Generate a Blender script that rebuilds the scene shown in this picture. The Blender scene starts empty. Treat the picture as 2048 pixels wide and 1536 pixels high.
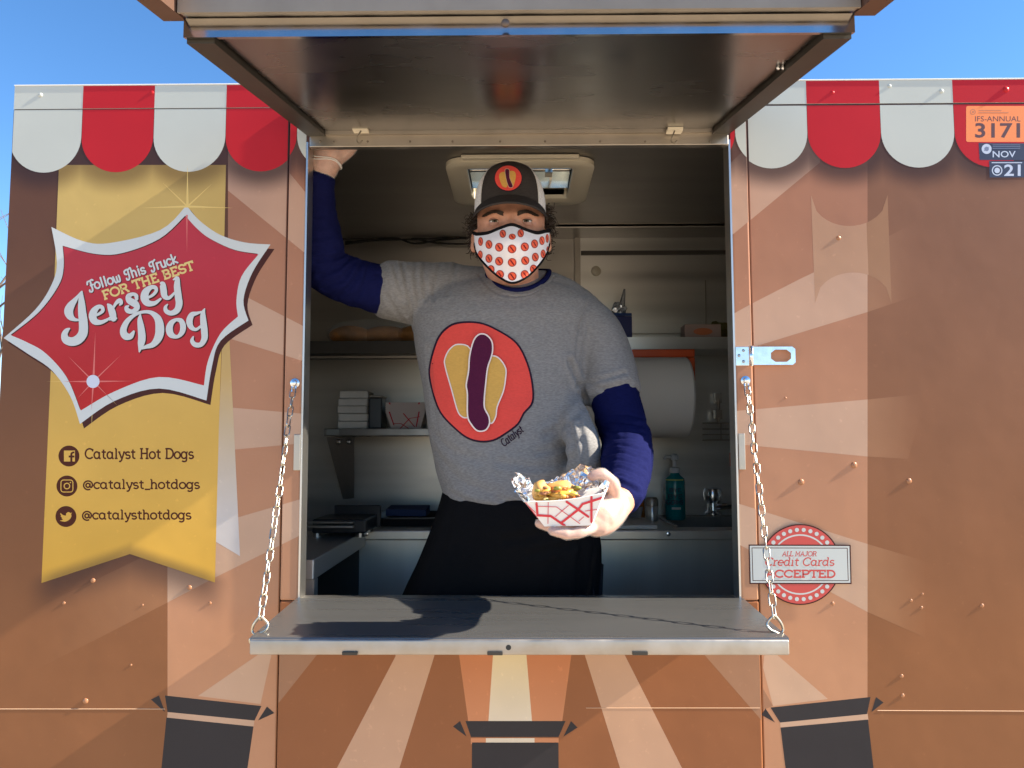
import bpy, bmesh, math, random
from mathutils import Vector, Matrix, noise
from mathutils.geometry import tessellate_polygon
from mathutils.bvhtree import BVHTree

random.seed(7)
C = bpy.context.scene.collection
SC = bpy.context.scene
R = math.radians

# ---------------------------------------------------------------- camera, sky, sun, exposure
CAM_H = 1.55            # lens height above the asphalt
DIST = 1.63             # lens to side wall of the truck
FPX = 1537.0            # focal length in photo pixels (2048 wide)
cam_d = bpy.data.cameras.new('camera'); cam = bpy.data.objects.new('camera', cam_d); C.objects.link(cam)
cam_d.sensor_width = 36; cam_d.lens = 36 * FPX / 2048; cam_d.clip_end = 2000; cam_d.clip_start = 0.02
CAMROT = Matrix.Rotation(R(0.6), 3, 'Z') @ Matrix.Rotation(R(94.4), 3, 'X') @ Matrix.Rotation(R(-0.12), 3, 'Z')
cam.matrix_world = Matrix.Translation((0, -DIST, CAM_H)) @ CAMROT.to_4x4()
SC.camera = cam
CAMLOC = Vector((0, -DIST, CAM_H))

SUN_DIR = Vector((0.82, -0.046, 0.56)).normalized()       # towards the sun
world = bpy.data.worlds.new('World'); SC.world = world; world.use_nodes = True
wn = world.node_tree; bg = wn.nodes['Background']
sky = wn.nodes.new('ShaderNodeTexSky'); sky.sky_type = 'NISHITA'; sky.sun_disc = False
sky.sun_elevation = math.asin(SUN_DIR.z)
sky.sun_rotation = math.atan2(SUN_DIR.x, SUN_DIR.y)
sky.altitude = 1500; sky.air_density = 1.0; sky.dust_density = 0.0; sky.ozone_density = 3.0
hs = wn.nodes.new('ShaderNodeHueSaturation'); hs.inputs['Saturation'].default_value = 1.18
wn.links.new(sky.outputs[0], hs.inputs['Color']); wn.links.new(hs.outputs[0], bg.inputs[0]); bg.inputs[1].default_value = 0.09
sd = bpy.data.lights.new('sun', 'SUN'); sd.energy = 5.0; sd.angle = R(0.53); sd.color = (1, 0.90, 0.74)
sun = bpy.data.objects.new('sun', sd); C.objects.link(sun)
sun.rotation_euler = SUN_DIR.to_track_quat('Z', 'Y').to_euler(); sun.location = (6, -3, 6)
SC.view_settings.view_transform = 'Standard'; SC.view_settings.look = 'None'
SC.view_settings.gamma = 1; SC.view_settings.use_curve_mapping = False
SC.view_settings.exposure = 1.6

# ---------------------------------------------------------------- measuring: a photo pixel on the plane y = Y
def ray(px, py):
    return (CAMROT @ Vector(((px - 1024) / FPX, -(py - 768) / FPX, -1))).normalized()
def P(px, py, Y=0.0):
    d = ray(px, py); return CAMLOC + d * ((Y + DIST) / d.y)
def PZ(px, py, z):
    d = ray(px, py); return CAMLOC + d * ((z - CAM_H) / d.z)
def pxm(Y):                                     # metres per photo pixel at depth Y
    return (Y + DIST) / FPX

# ---------------------------------------------------------------- materials
def lin(c):
    c /= 255.0
    return c / 12.92 if c <= 0.04045 else ((c + 0.055) / 1.055) ** 2.4
def rgb(r, g, b, k=1.0):
    return (min(lin(r) * k, .92), min(lin(g) * k, .92), min(lin(b) * k, .92), 1)
def inp(n, name, v):
    n.inputs[name].default_value = v
def mat(name, col, rough=.5, metal=0.0, spec=.5, var=0.0, vscale=30.0, stretch=(1, 1, 1), bump=0.0, bscale=200.0, bstretch=(1, 1, 1), rvar=0.0, coat=0.0, aniso=0.0):
    m = bpy.data.materials.new(name); m.use_nodes = True
    nt = m.node_tree; b = nt.nodes['Principled BSDF']
    col = tuple(col[:3]) + (1,)
    inp(b, 'Base Color', col); inp(b, 'Roughness', rough); inp(b, 'Metallic', metal); inp(b, 'Specular IOR Level', spec)
    if coat: inp(b, 'Coat Weight', coat); inp(b, 'Coat Roughness', .1)
    if aniso: inp(b, 'Anisotropic', aniso)
    def noise_n(scale, st, detail=4):
        tc = nt.nodes.new('ShaderNodeNewGeometry'); mp = nt.nodes.new('ShaderNodeMapping')
        nt.links.new(tc.outputs['Position'], mp.inputs[0]); mp.inputs['Scale'].default_value = st
        n = nt.nodes.new('ShaderNodeTexNoise'); n.inputs['Scale'].default_value = scale; n.inputs['Detail'].default_value = detail
        nt.links.new(mp.outputs[0], n.inputs['Vector']); return n
    if var or rvar:
        n = noise_n(vscale, stretch)
        if var:
            rp = nt.nodes.new('ShaderNodeMapRange'); rp.inputs[1].default_value = .3; rp.inputs[2].default_value = .7
            rp.inputs[3].default_value = 1 - var; rp.inputs[4].default_value = 1 + var
            nt.links.new(n.outputs[0], rp.inputs[0])
            mx = nt.nodes.new('ShaderNodeVectorMath'); mx.operation = 'SCALE'
            mx.inputs[0].default_value = col[:3]; nt.links.new(rp.outputs[0], mx.inputs['Scale'])
            nt.links.new(mx.outputs[0], b.inputs['Base Color'])
        if rvar:
            rr = nt.nodes.new('ShaderNodeMapRange'); rr.inputs[1].default_value = .3; rr.inputs[2].default_value = .7
            rr.inputs[3].default_value = max(.03, rough - rvar); rr.inputs[4].default_value = rough + rvar
            nt.links.new(n.outputs[0], rr.inputs[0]); nt.links.new(rr.outputs[0], b.inputs['Roughness'])
    if bump:
        n2 = noise_n(bscale, bstretch, 3)
        bp = nt.nodes.new('ShaderNodeBump'); bp.inputs['Strength'].default_value = bump; bp.inputs['Distance'].default_value = .002
        nt.links.new(n2.outputs[0], bp.inputs['Height']); nt.links.new(bp.outputs[0], b.inputs['Normal'])
    return m

# ---------------------------------------------------------------- mesh building
class MB:
    def __init__(s): s.v = []; s.f = []; s.m = []
    def add(s, vs, fs, mi=0):
        o = len(s.v); s.v += [tuple(v) for v in vs]; s.f += [tuple(i + o for i in f) for f in fs]; s.m += [mi] * len(fs)
        return s
    def bm(s, bm, mi=0):
        bm.verts.index_update()
        s.add([v.co for v in bm.verts], [[v.index for v in f.verts] for f in bm.faces], mi); bm.free(); return s
    def box(s, x0, x1, y0, y1, z0, z1, mi=0, bev=0.0, seg=2):
        b = bmesh.new(); bmesh.ops.create_cube(b, size=1)
        for v in b.verts:
            v.co = Vector((x0 + (v.co.x + .5) * (x1 - x0), y0 + (v.co.y + .5) * (y1 - y0), z0 + (v.co.z + .5) * (z1 - z0)))
        if bev: bmesh.ops.bevel(b, geom=b.edges[:], offset=bev, segments=seg, profile=.5, affect='EDGES')
        return s.bm(b, mi)
    def hexa(s, p, mi=0):                        # 8 corners: bottom 4 (ccw), top 4
        return s.add(p, [(3, 2, 1, 0), (4, 5, 6, 7), (0, 1, 5, 4), (1, 2, 6, 5), (2, 3, 7, 6), (3, 0, 4, 7)], mi)
    def prism(s, pts, y0, y1, mi=0):             # polygon in x,z pushed from y0 (front) to y1
        n = len(pts); tris = tessellate_polygon([[Vector((p[0], p[1], 0)) for p in pts]])
        vs = [(p[0], y0, p[1]) for p in pts] + [(p[0], y1, p[1]) for p in pts]
        fs = [tuple(t) for t in tris] + [tuple(i + n for i in t) for t in tris] + [(i, (i + 1) % n, (i + 1) % n + n, i + n) for i in range(n)]
        return s.add(vs, fs, mi)
    def tube(s, path, r, seg=8, closed=False, mi=0, cap=True):
        path = [Vector(p) for p in path]; n = len(path)
        rs = r if isinstance(r, (list, tuple)) else [r] * n
        rings = []; up = None
        for i, p in enumerate(path):
            a = path[(i - 1) % n] if (closed or i > 0) else p; b = path[(i + 1) % n] if (closed or i < n - 1) else p
            t = (b - a).normalized() if (b - a).length > 1e-9 else Vector((0, 0, 1))
            if up is None:
                up = Vector((0, 0, 1)) if abs(t.z) < .9 else Vector((1, 0, 0))
            u = (up - t * up.dot(t)).normalized(); w = t.cross(u); up = u
            rings.append([p + (u * math.cos(k * 2 * math.pi / seg) + w * math.sin(k * 2 * math.pi / seg)) * rs[i] for k in range(seg)])
        return s.loft(rings, cap=cap and not closed, mi=mi, ringclosed=closed)
    def loft(s, rings, cap=True, mi=0, ringclosed=False):
        k = len(rings[0]); n = len(rings)
        vs = [v for r in rings for v in r]; fs = []
        for i in range(n if ringclosed else n - 1):
            j = (i + 1) % n
            for q in range(k):
                q2 = (q + 1) % k
                fs.append((i * k + q, i * k + q2, j * k + q2, j * k + q))
        if cap: fs.append(tuple(range(k))[::-1]); fs.append(tuple((n - 1) * k + q for q in range(k)))
        return s.add(vs, fs, mi)
    def lathe(s, prof, c, seg=20, axis='Z', mi=0):
        c = Vector(c); rings = []
        for r, h in prof:
            rg = []
            for k in range(seg):
                a = 2 * math.pi * k / seg; x, y = r * math.cos(a), r * math.sin(a)
                rg.append(c + (Vector((x, y, h)) if axis == 'Z' else Vector((h, x, y)) if axis == 'X' else Vector((x, h, y))))
            rings.append(rg)
        return s.loft(rings, True, mi)
    def ball(s, c, r, seg=16, mi=0, sc=(1, 1, 1)):
        b = bmesh.new(); bmesh.ops.create_uvsphere(b, u_segments=seg, v_segments=max(6, seg // 2), radius=r)
        for v in b.verts: v.co = Vector((v.co.x * sc[0], v.co.y * sc[1], v.co.z * sc[2])) + Vector(c)
        return s.bm(b, mi)
    def grid(s, rows, mi=0):                     # rows of points
        k = len(rows[0]); vs = [p for r in rows for p in r]
        return s.add(vs, [(i * k + j, i * k + j + 1, (i + 1) * k + j + 1, (i + 1) * k + j) for i in range(len(rows) - 1) for j in range(k - 1)], mi)

WL = {}
def empty(name, loc, label=None, cat=None, group=None, kind=None):
    o = bpy.data.objects.new(name, None); C.objects.link(o); o.location = loc; o.empty_display_size = .1
    WL[o.name] = Vector(loc); tag(o, label, cat, group, kind); return o
def tag(o, label=None, cat=None, group=None, kind=None):
    for k, v in (('label', label), ('category', cat), ('group', group), ('kind', kind)):
        if v: o[k] = v
    return o
def finish_mesh(me, mats, smooth):
    for m in (mats if isinstance(mats, (list, tuple)) else [mats]): me.materials.append(m)
    if smooth:
        me.polygons.foreach_set('use_smooth', [True] * len(me.polygons))
        if smooth is not True: me.set_sharp_from_angle(angle=R(smooth))
def link(name, me, parent=None, label=None, cat=None, group=None, kind=None, recenter=True):
    o = bpy.data.objects.new(name, me); C.objects.link(o)
    base = Vector((0, 0, 0))
    if recenter and len(me.vertices):
        xs = [v.co for v in me.vertices]
        base = Vector(((min(v.x for v in xs) + max(v.x for v in xs)) / 2, (min(v.y for v in xs) + max(v.y for v in xs)) / 2, min(v.z for v in xs)))
        me.transform(Matrix.Translation(-base))
    WL[o.name] = base
    if parent: o.parent = parent; o.location = base - WL[parent.name]
    else: o.location = base
    return tag(o, label, cat, group, kind)
def build(name, mb, mats, parent=None, smooth=False, label=None, cat=None, group=None, kind=None, normals=True):
    me = bpy.data.meshes.new(name); me.from_pydata(mb.v, [], mb.f); me.polygons.foreach_set('material_index', mb.m)
    if normals:
        b = bmesh.new(); b.from_mesh(me); bmesh.ops.recalc_face_normals(b, faces=b.faces[:]); b.to_mesh(me); b.free()
    me.update(); finish_mesh(me, mats, smooth)
    return link(name, me, parent, label, cat, group, kind)
def copy_to(o, name, loc, parent=None, rot=None):         # a copy that shares mesh data; loc in world space
    c = o.copy(); c.name = name; C.objects.link(c); c.parent = parent
    WL[c.name] = Vector(loc); c.location = Vector(loc) - (WL[parent.name] if parent else Vector())
    if rot is not None: c.rotation_mode = 'QUATERNION'; c.rotation_quaternion = rot
    return c
def remeshed(mb, voxel, it=8):                            # fuse closed pieces into one continuous surface
    me = bpy.data.meshes.new('tmp'); me.from_pydata(mb.v, [], mb.f)
    b = bmesh.new(); b.from_mesh(me); bmesh.ops.recalc_face_normals(b, faces=b.faces[:]); b.to_mesh(me); b.free()
    o = bpy.data.objects.new('tmp', me); C.objects.link(o)
    m = o.modifiers.new('r', 'REMESH'); m.mode = 'VOXEL'; m.voxel_size = voxel
    if it: s = o.modifiers.new('s', 'SMOOTH'); s.factor = .5; s.iterations = it
    dg = bpy.context.evaluated_depsgraph_get(); out = bpy.data.meshes.new_from_object(o.evaluated_get(dg))
    bpy.data.objects.remove(o); bpy.data.meshes.remove(me); return out
def bvh_of(me, loc=Vector((0, 0, 0))):
    return BVHTree.FromPolygons([v.co + loc for v in me.vertices], [tuple(p.vertices) for p in me.polygons])

# ---------------------------------------------------------------- flat print: polygons and pen strokes in photo pixels, laid on a surface
def spline(pts, n=6, closed=False):                       # Catmull-Rom through tuples of any length
    out = []; N = len(pts)
    if N < 3: return [tuple(p) for p in pts]
    for i in range(N if closed else N - 1):
        g = (lambda k: pts[k % N]) if closed else (lambda k: pts[max(0, min(N - 1, k))])
        p0, p1, p2, p3 = g(i - 1), g(i), g(i + 1), g(i + 2)
        for j in range(n):
            t = j / n
            out.append(tuple(.5 * (2 * b + (c - a) * t + (2 * a - 5 * b + 4 * c - d) * t * t + (3 * b - a - 3 * c + d) * t ** 3) for a, b, c, d in zip(p0, p1, p2, p3)))
    if not closed: out.append(tuple(pts[-1]))
    return out
def arc(cx, cy, rx, ry, a0, a1, n=12):
    return [(cx + rx * math.cos(R(a0 + (a1 - a0) * i / n)), cy + ry * math.sin(R(a0 + (a1 - a0) * i / n))) for i in range(n + 1)]
LIFT = .08                                     # printed vinyl is paper thin: scale of the stacking distances on the wall
class Print:
    """triangles in photo pixels with a layer number and material; mapped onto a surface by fn(px, py, lift)"""
    def __init__(s): s.t = []; s.layer = 0
    def poly(s, pts, mi=0, holes=None):
        loops = [[Vector((p[0], p[1], 0)) for p in pts]] + [[Vector((p[0], p[1], 0)) for p in h] for h in (holes or [])]
        flat = [p for l in loops for p in l]
        for t in tessellate_polygon(loops): s.t.append(([(flat[i].x, flat[i].y) for i in t], s.layer, mi))
        s.layer += 1; return s
    def ell(s, cx, cy, rx, ry=None, mi=0, n=32): return s.poly(arc(cx, cy, rx, ry or rx, 0, 360 - 360 / n, n - 1), mi)
    def stroke(s, pts, w, mi=0, closed=False, capr=True):
        pts = [p for i, p in enumerate(pts) if i == 0 or math.hypot(p[0] - pts[i - 1][0], p[1] - pts[i - 1][1]) > 1e-4]
        n = len(pts)
        if n < 2: return s
        ws = [p[2] for p in pts] if len(pts[0]) > 2 else [w] * n
        L = []; Rr = []
        for i in range(n):
            a = pts[(i - 1) % n] if (closed or i) else pts[0]; b = pts[(i + 1) % n] if (closed or i < n - 1) else pts[-1]
            q = pts[i]
            d1 = Vector((q[0] - a[0], q[1] - a[1])); d2 = Vector((b[0] - q[0], b[1] - q[1]))
            d1 = d1.normalized() if d1.length > 1e-6 else d2.normalized(); d2 = d2.normalized() if d2.length > 1e-6 else d1
            nn = Vector((-(d1.y + d2.y), d1.x + d2.x))
            if nn.length < 1e-6: nn = Vector((-d1.y, d1.x))
            nn.normalize(); k = max(.5, abs(nn.dot(Vector((-d1.y, d1.x)))))
            h = ws[i] / 2 / k
            L.append((q[0] + nn.x * h, q[1] + nn.y * h)); Rr.append((q[0] - nn.x * h, q[1] - nn.y * h))
        for i in range(n if closed else n - 1):
            j = (i + 1) % n
            ly = s.layer + (round(1.6 * i / n, 2) if len(pts[0]) > 2 else 0)      # a pen stroke that crosses itself lies on top of itself
            s.t.append(([L[i], L[j], Rr[j]], ly, mi)); s.t.append(([L[i], Rr[j], Rr[i]], ly, mi))
        if capr and not closed:
            for e, wv in ((0, ws[0]), (-1, ws[-1])):
                if wv > 2.5: s.layer += 1; s.ell(pts[e][0], pts[e][1], wv / 2, None, mi, 12); s.layer -= 1
        s.layer += 2; return s
    def make(s, name, mats, fn, base=0.0006, step=0.00003, maxlen=None, parent=None, thick=0.0, **kw):
        mb = MB()
        if getattr(fn, 'flat', False): base *= LIFT; step = 0.00002
        cache = {}
        def vert(p, l):
            k = (round(p[0], 3), round(p[1], 3), l)
            if k not in cache:
                q = fn(p[0], p[1], base + step * l)
                if q is None: return None
                cache[k] = len(mb.v); mb.v.append(tuple(q))
            return cache[k]
        st = list(s.t)
        while st:
            t, l, mi = st.pop()
            if maxlen:
                e = [(math.hypot(t[i][0] - t[(i + 1) % 3][0], t[i][1] - t[(i + 1) % 3][1]), i) for i in range(3)]
                m, i = max(e)
                if m > maxlen:
                    a, b, c = t[i], t[(i + 1) % 3], t[(i + 2) % 3]; mid = ((a[0] + b[0]) / 2, (a[1] + b[1]) / 2)
                    st.append(([a, mid, c], l, mi)); st.append(([mid, b, c], l, mi)); continue
            ids = [vert(p, l) for p in t]
            if None in ids or len(set(ids)) < 3: continue
            mb.f.append(tuple(ids)); mb.m.append(mi)
        return build(name, mb, mats, parent, normals=False, **kw)
def wall_fn(Y0=0.0):
    def f(px, py, lift):
        q = P(px, py, Y0); return Vector((q.x, Y0 - lift, q.z))
    f.flat = True; return f
def drape_fn(bvh):
    def f(px, py, lift):
        d = ray(px, py); h = bvh.ray_cast(CAMLOC, d)
        if h[0] is None: return None
        nrm = h[1] if h[1].dot(d) < 0 else -h[1]
        return h[0] + (nrm * .5 - d * .5).normalized() * lift
    return f

# ---------------------------------------------------------------- a slab-serif alphabet drawn with pen strokes (cap height 1)
def sl(x0, x1, y): return [(x0, y), (x1, y)]
XH = .68
G = {
 'a': ([arc(.33, .34, .28, .34, 40, 400, 20), [(.6, .68), (.6, .08), (.66, 0), (.76, 0)]], [], .82),
 'c': ([arc(.36, .34, .31, .34, 42, 322, 16)], [[(.6, .68), (.6, .5)]], .68),
 't': ([[(.24, .92), (.24, .2)] + arc(.42, .18, .18, .17, 180, 300, 6), [(.03, .66), (.5, .66)]], [], .58),
 'l': ([[(.2, 1.02), (.2, 0)]], [sl(.05, .2, 1.02), sl(.04, .36, 0)], .42),
 'y': ([[(.1, .66), (.36, .02)], [(.64, .66), (.34, -.2), (.24, -.3), (.08, -.3)]], [sl(0, .22, .66), sl(.52, .76, .66)], .74),
 's': ([arc(.29, .5, .22, .17, 25, 250, 9) + arc(.29, .17, .24, .17, 80, -155, 9)], [], .6),
 'h': ([[(.14, 1.02), (.14, 0)], [(.14, .4)] + arc(.37, .42, .23, .25, 170, 0, 8) + [(.6, 0)]], [sl(0, .14, 1.02), sl(.0, .28, 0), sl(.47, .74, 0)], .8),
 'n': ([[(.14, .68), (.14, 0)], [(.14, .4)] + arc(.37, .42, .23, .25, 170, 0, 8) + [(.6, 0)]], [sl(0, .14, .68), sl(.0, .28, 0), sl(.47, .74, 0)], .8),
 'o': ([arc(.35, .34, .31, .34, 0, 360, 24)], [], .74),
 'd': ([arc(.33, .34, .28, .34, 40, 400, 20), [(.6, 1.02), (.6, .08), (.66, 0), (.76, 0)]], [sl(.44, .6, 1.02)], .84),
 'g': ([arc(.33, .34, .28, .34, 40, 400, 20), [(.6, .68), (.6, -.1)] + arc(.35, -.12, .25, .2, 0, -150, 8)], [sl(.6, .74, .66)], .8),
 'e': ([[(.06, .36), (.64, .36)] + arc(.35, .34, .3, .34, 5, 318, 18)], [], .72),
 'r': ([[(.16, .68), (.16, 0)], [(.16, .38)] + arc(.42, .38, .26, .28, 165, 70, 6)], [sl(.02, .16, .68), sl(.0, .36, 0)], .56),
 'i': ([[(.18, .68), (.18, 0)], [(.18, .93), (.18, .98)]], [sl(.04, .18, .68), sl(.02, .34, 0)], .4),
 'f': ([[(.2, 0), (.2, .8)] + arc(.4, .82, .2, .2, 180, 60, 6), [(.04, .66), (.44, .66)]], [], .5),
 'k': ([[(.14, 1.02), (.14, 0)], [(.55, .66), (.18, .3), (.62, 0)]], [], .7),
 'u': ([[(.12, .68), (.12, .25)] + arc(.34, .25, .22, .25, 180, 330, 8), [(.58, .68), (.58, 0)]], [], .76),
 'w': ([[(.05, .68), (.12, .2)] + arc(.27, .2, .15, .2, 180, 340, 6) + [(.44, .6)], [(.44, .3)] + arc(.6, .2, .15, .2, 190, 350, 6) + [(.76, .5), (.72, .68)]], [], .9),
 '_': ([[(.02, -.1), (.58, -.1)]], [], .6),
 '-': ([[(.05, .38), (.38, .38)]], [], .45),
 '@': ([arc(.48, .36, .46, .5, -60, -355, 28) + [(.94, .36)], arc(.46, .36, .2, .23, 0, 360, 18), [(.68, .58), (.68, .2), (.78, .12), (.88, .2), (.94, .4)]], [], 1.04),
 'C': ([arc(.5, .5, .45, .5, 45, 318, 20)], [[(.83, .98), (.83, .72)]], .94),
 'H': ([[(.16, 0), (.16, 1)], [(.76, 0), (.76, 1)], [(.16, .52), (.76, .52)]], [sl(0, .32, 0), sl(0, .32, 1), sl(.6, .92, 0), sl(.6, .92, 1)], .98),
 'D': ([[(.16, 0), (.16, 1), (.42, 1)] + arc(.42, .5, .42, .5, 90, -90, 14) + [(.16, 0)]], [sl(0, .2, 0), sl(0, .2, 1)], .94),
 'A': ([[(.1, 0), (.46, 1), (.82, 0)], [(.24, .36), (.68, .36)]], [sl(-.02, .24, 0), sl(.68, .94, 0)], .94),
 'L': ([[(.16, 1), (.16, 0), (.66, 0), (.66, .24)]], [sl(0, .34, 1), sl(0, .2, 0)], .74),
 'M': ([[(.14, 0), (.14, 1), (.52, .3), (.9, 1), (.9, 0)]], [sl(0, .3, 0), sl(.74, 1.04, 0), sl(0, .16, 1), sl(.88, 1.04, 1)], 1.1),
 'J': ([[(.5, 1), (.5, .28)] + arc(.27, .28, .23, .28, 0, -170, 8)], [sl(.32, .68, 1)], .7),
 'O': ([arc(.5, .5, .46, .5, 0, 360, 28)], [], 1.02),
 'R': ([[(.16, 0), (.16, 1), (.5, 1)] + arc(.5, .74, .24, .26, 90, -90, 8) + [(.16, .48)], [(.5, .48), (.8, 0)]], [sl(0, .32, 0), sl(0, .2, 1), sl(.68, .92, 0)], .94),
 'E': ([[(.7, .26), (.7, 0), (.16, 0), (.16, 1), (.68, 1), (.68, .76)], [(.16, .52), (.5, .52)]], [sl(0, .2, 0), sl(0, .2, 1), [(.5, .62), (.5, .42)]], .82),
 'P': ([[(.16, 0), (.16, 1), (.5, 1)] + arc(.5, .72, .26, .28, 90, -90, 8) + [(.16, .44)]], [sl(0, .34, 0), sl(0, .2, 1)], .84),
 'T': ([[(.42, 0), (.42, 1)], [(.04, .76), (.04, 1), (.8, 1), (.8, .76)]], [sl(.24, .6, 0)], .88),
 'F': ([[(.16, 0), (.16, 1), (.68, 1), (.68, .76)], [(.16, .5), (.5, .5)]], [sl(0, .36, 0), sl(0, .2, 1), [(.5, .6), (.5, .4)]], .76),
 'B': ([[(.16, 0), (.16, 1), (.46, 1)] + arc(.46, .76, .22, .24, 90, -90, 8) + [(.16, .52)], [(.46, .52)] + arc(.48, .26, .26, .26, 90, -90, 8) + [(.16, 0)]], [sl(0, .2, 0), sl(0, .2, 1)], .84),
 'S': ([arc(.36, .74, .28, .26, 20, 255, 10) + arc(.36, .25, .31, .25, 80, -160, 10)], [[(.64, .98), (.64, .74)], [(.06, .02), (.06, .28)]], .74),
 # brush-script capitals
 'script_F': ([spline([(.0, .72), (.1, .98), (.35, 1.0), (.62, 1.08), (.75, 1.0)], 5), spline([(.45, 1.0), (.42, .6), (.44, .1), (.3, -.16), (.08, -.1), (.08, .06)], 5), [(.36, .5), (.62, .54)]], [], .74),
 'script_T': ([spline([(.22, .5), (.04, .6), (.06, .88), (.3, .98), (.6, .98), (.8, 1.08)], 5), spline([(.5, .98), (.46, .5), (.46, .15), (.3, -.1), (.1, -.06), (.08, .08)], 5)], [], .72),
 'Y': ([[(.04, 1), (.42, .48), (.8, 1)], [(.42, .48), (.42, 0)]], [], .86),
 ' ': ([], [], .42),
}
def write(pr, text, x0, y0, x1, y1, cap, w, mi=0, serif=True, shear=0.0, track=0.0):
    """letters along the baseline (x0,y0)-(x1,y1) in pixels, stretched to fill it; cap = capital height, w = pen width"""
    toks = []
    i = 0
    while i < len(text):
        if text[i] == '{': j = text.index('}', i); toks.append(text[i + 1:j]); i = j + 1
        else: toks.append(text[i]); i += 1
    tot = sum(G[t][2] + track for t in toks) - track
    L = math.hypot(x1 - x0, y1 - y0); ux, uy = (x1 - x0) / L, (y1 - y0) / L; sx = L / tot
    cur = 0
    lay = pr.layer
    for t in toks:
        pr.layer = lay
        st, se, adv = G[t]
        for k, path in enumerate(list(st) + (list(se) if serif else [])):
            q = []
            for (gx, gy) in path:
                X = (cur + gx) * sx + shear * gy * cap; Y = gy * cap
                q.append((x0 + ux * X + uy * Y, y0 + uy * X - ux * Y))
            isS = k >= len(st)
            pr.stroke(q, w * (.9 if isS else 1), mi, capr=not serif)
        cur += adv + track
def font_text(name, body, px0, py_base, height_px, width_px, Y, lift, m, parent, bold=0.0):
    """sans lettering from the built-in font, laid flat on the wall"""
    cu = bpy.data.curves.new('t', 'FONT'); cu.body = body; cu.size = 1; cu.resolution_u = 3; cu.fill_mode = 'FRONT'; cu.offset = bold
    o = bpy.data.objects.new('t', cu); C.objects.link(o)
    dg = bpy.context.evaluated_depsgraph_get(); me = bpy.data.meshes.new_from_object(o.evaluated_get(dg)); bpy.data.objects.remove(o); bpy.data.curves.remove(cu)
    xs = [v.co.x for v in me.vertices]; ys = [v.co.y for v in me.vertices]; xa, xb, ya, yb = min(xs), max(xs), min(ys), max(ys)
    for v in me.vertices:
        q = P(px0 + (v.co.x - xa) / (xb - xa) * width_px, py_base - (v.co.y - ya) / (yb - ya) * height_px, Y); v.co = Vector((q.x, Y - lift * LIFT, q.z))
    finish_mesh(me, m, False); return link(name, me, parent)
# ================================================================ setting
asphalt = mat('bounce_ground', (.50, .405, .29), .9, var=.2, vscale=3, bump=.6, bscale=120)  # ground colour lightened and warmed to bounce fill light
mb = MB(); mb.grid([[(x, y, 0) for x in (-300, -20, 20, 300)] for y in (-300, -20, 20, 300)])
build('ground', mb, asphalt, kind='structure')

# ================================================================ materials of the truck
KW = 1 / 1.12
def wc(r, g, b):
    c = rgb(r, g, b, KW); return (c[0] * .97, c[1] * (1.03 if b < r * .9 and g > r * .5 else 1), c[2] * (.98 if b < r * .9 else 1), 1)
PER = (P(1762, 275).x - P(163, 275).x) / 11; X0S = P(163, 275).x; ZCS = P(236, 275).z; RS = PER / 2 * .985
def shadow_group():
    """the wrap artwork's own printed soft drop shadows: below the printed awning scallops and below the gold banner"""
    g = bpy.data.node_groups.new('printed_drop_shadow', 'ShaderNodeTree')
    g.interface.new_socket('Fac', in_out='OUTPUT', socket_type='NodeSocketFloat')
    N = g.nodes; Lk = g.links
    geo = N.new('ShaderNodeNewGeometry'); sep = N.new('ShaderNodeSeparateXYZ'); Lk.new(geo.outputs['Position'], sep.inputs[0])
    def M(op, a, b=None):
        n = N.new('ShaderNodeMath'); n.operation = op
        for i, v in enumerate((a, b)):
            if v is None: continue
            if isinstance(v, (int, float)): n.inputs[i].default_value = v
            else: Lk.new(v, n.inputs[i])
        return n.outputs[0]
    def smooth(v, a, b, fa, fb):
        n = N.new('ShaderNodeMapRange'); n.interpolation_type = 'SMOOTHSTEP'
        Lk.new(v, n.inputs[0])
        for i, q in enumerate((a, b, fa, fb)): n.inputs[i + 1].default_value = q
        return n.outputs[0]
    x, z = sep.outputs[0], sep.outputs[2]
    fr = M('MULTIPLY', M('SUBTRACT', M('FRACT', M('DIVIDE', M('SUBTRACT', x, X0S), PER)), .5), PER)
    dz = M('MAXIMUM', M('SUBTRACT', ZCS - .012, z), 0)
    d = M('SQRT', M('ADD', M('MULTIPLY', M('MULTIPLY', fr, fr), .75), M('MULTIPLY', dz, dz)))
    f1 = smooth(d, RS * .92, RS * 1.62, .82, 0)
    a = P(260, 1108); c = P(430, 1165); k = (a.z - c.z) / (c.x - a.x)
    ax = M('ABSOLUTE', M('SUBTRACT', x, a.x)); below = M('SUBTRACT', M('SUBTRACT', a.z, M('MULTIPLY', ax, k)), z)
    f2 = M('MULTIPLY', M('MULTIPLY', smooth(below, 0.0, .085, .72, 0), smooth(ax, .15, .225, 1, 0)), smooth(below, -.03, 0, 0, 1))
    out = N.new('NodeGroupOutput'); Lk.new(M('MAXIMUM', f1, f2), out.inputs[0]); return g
SHG = shadow_group()
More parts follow.
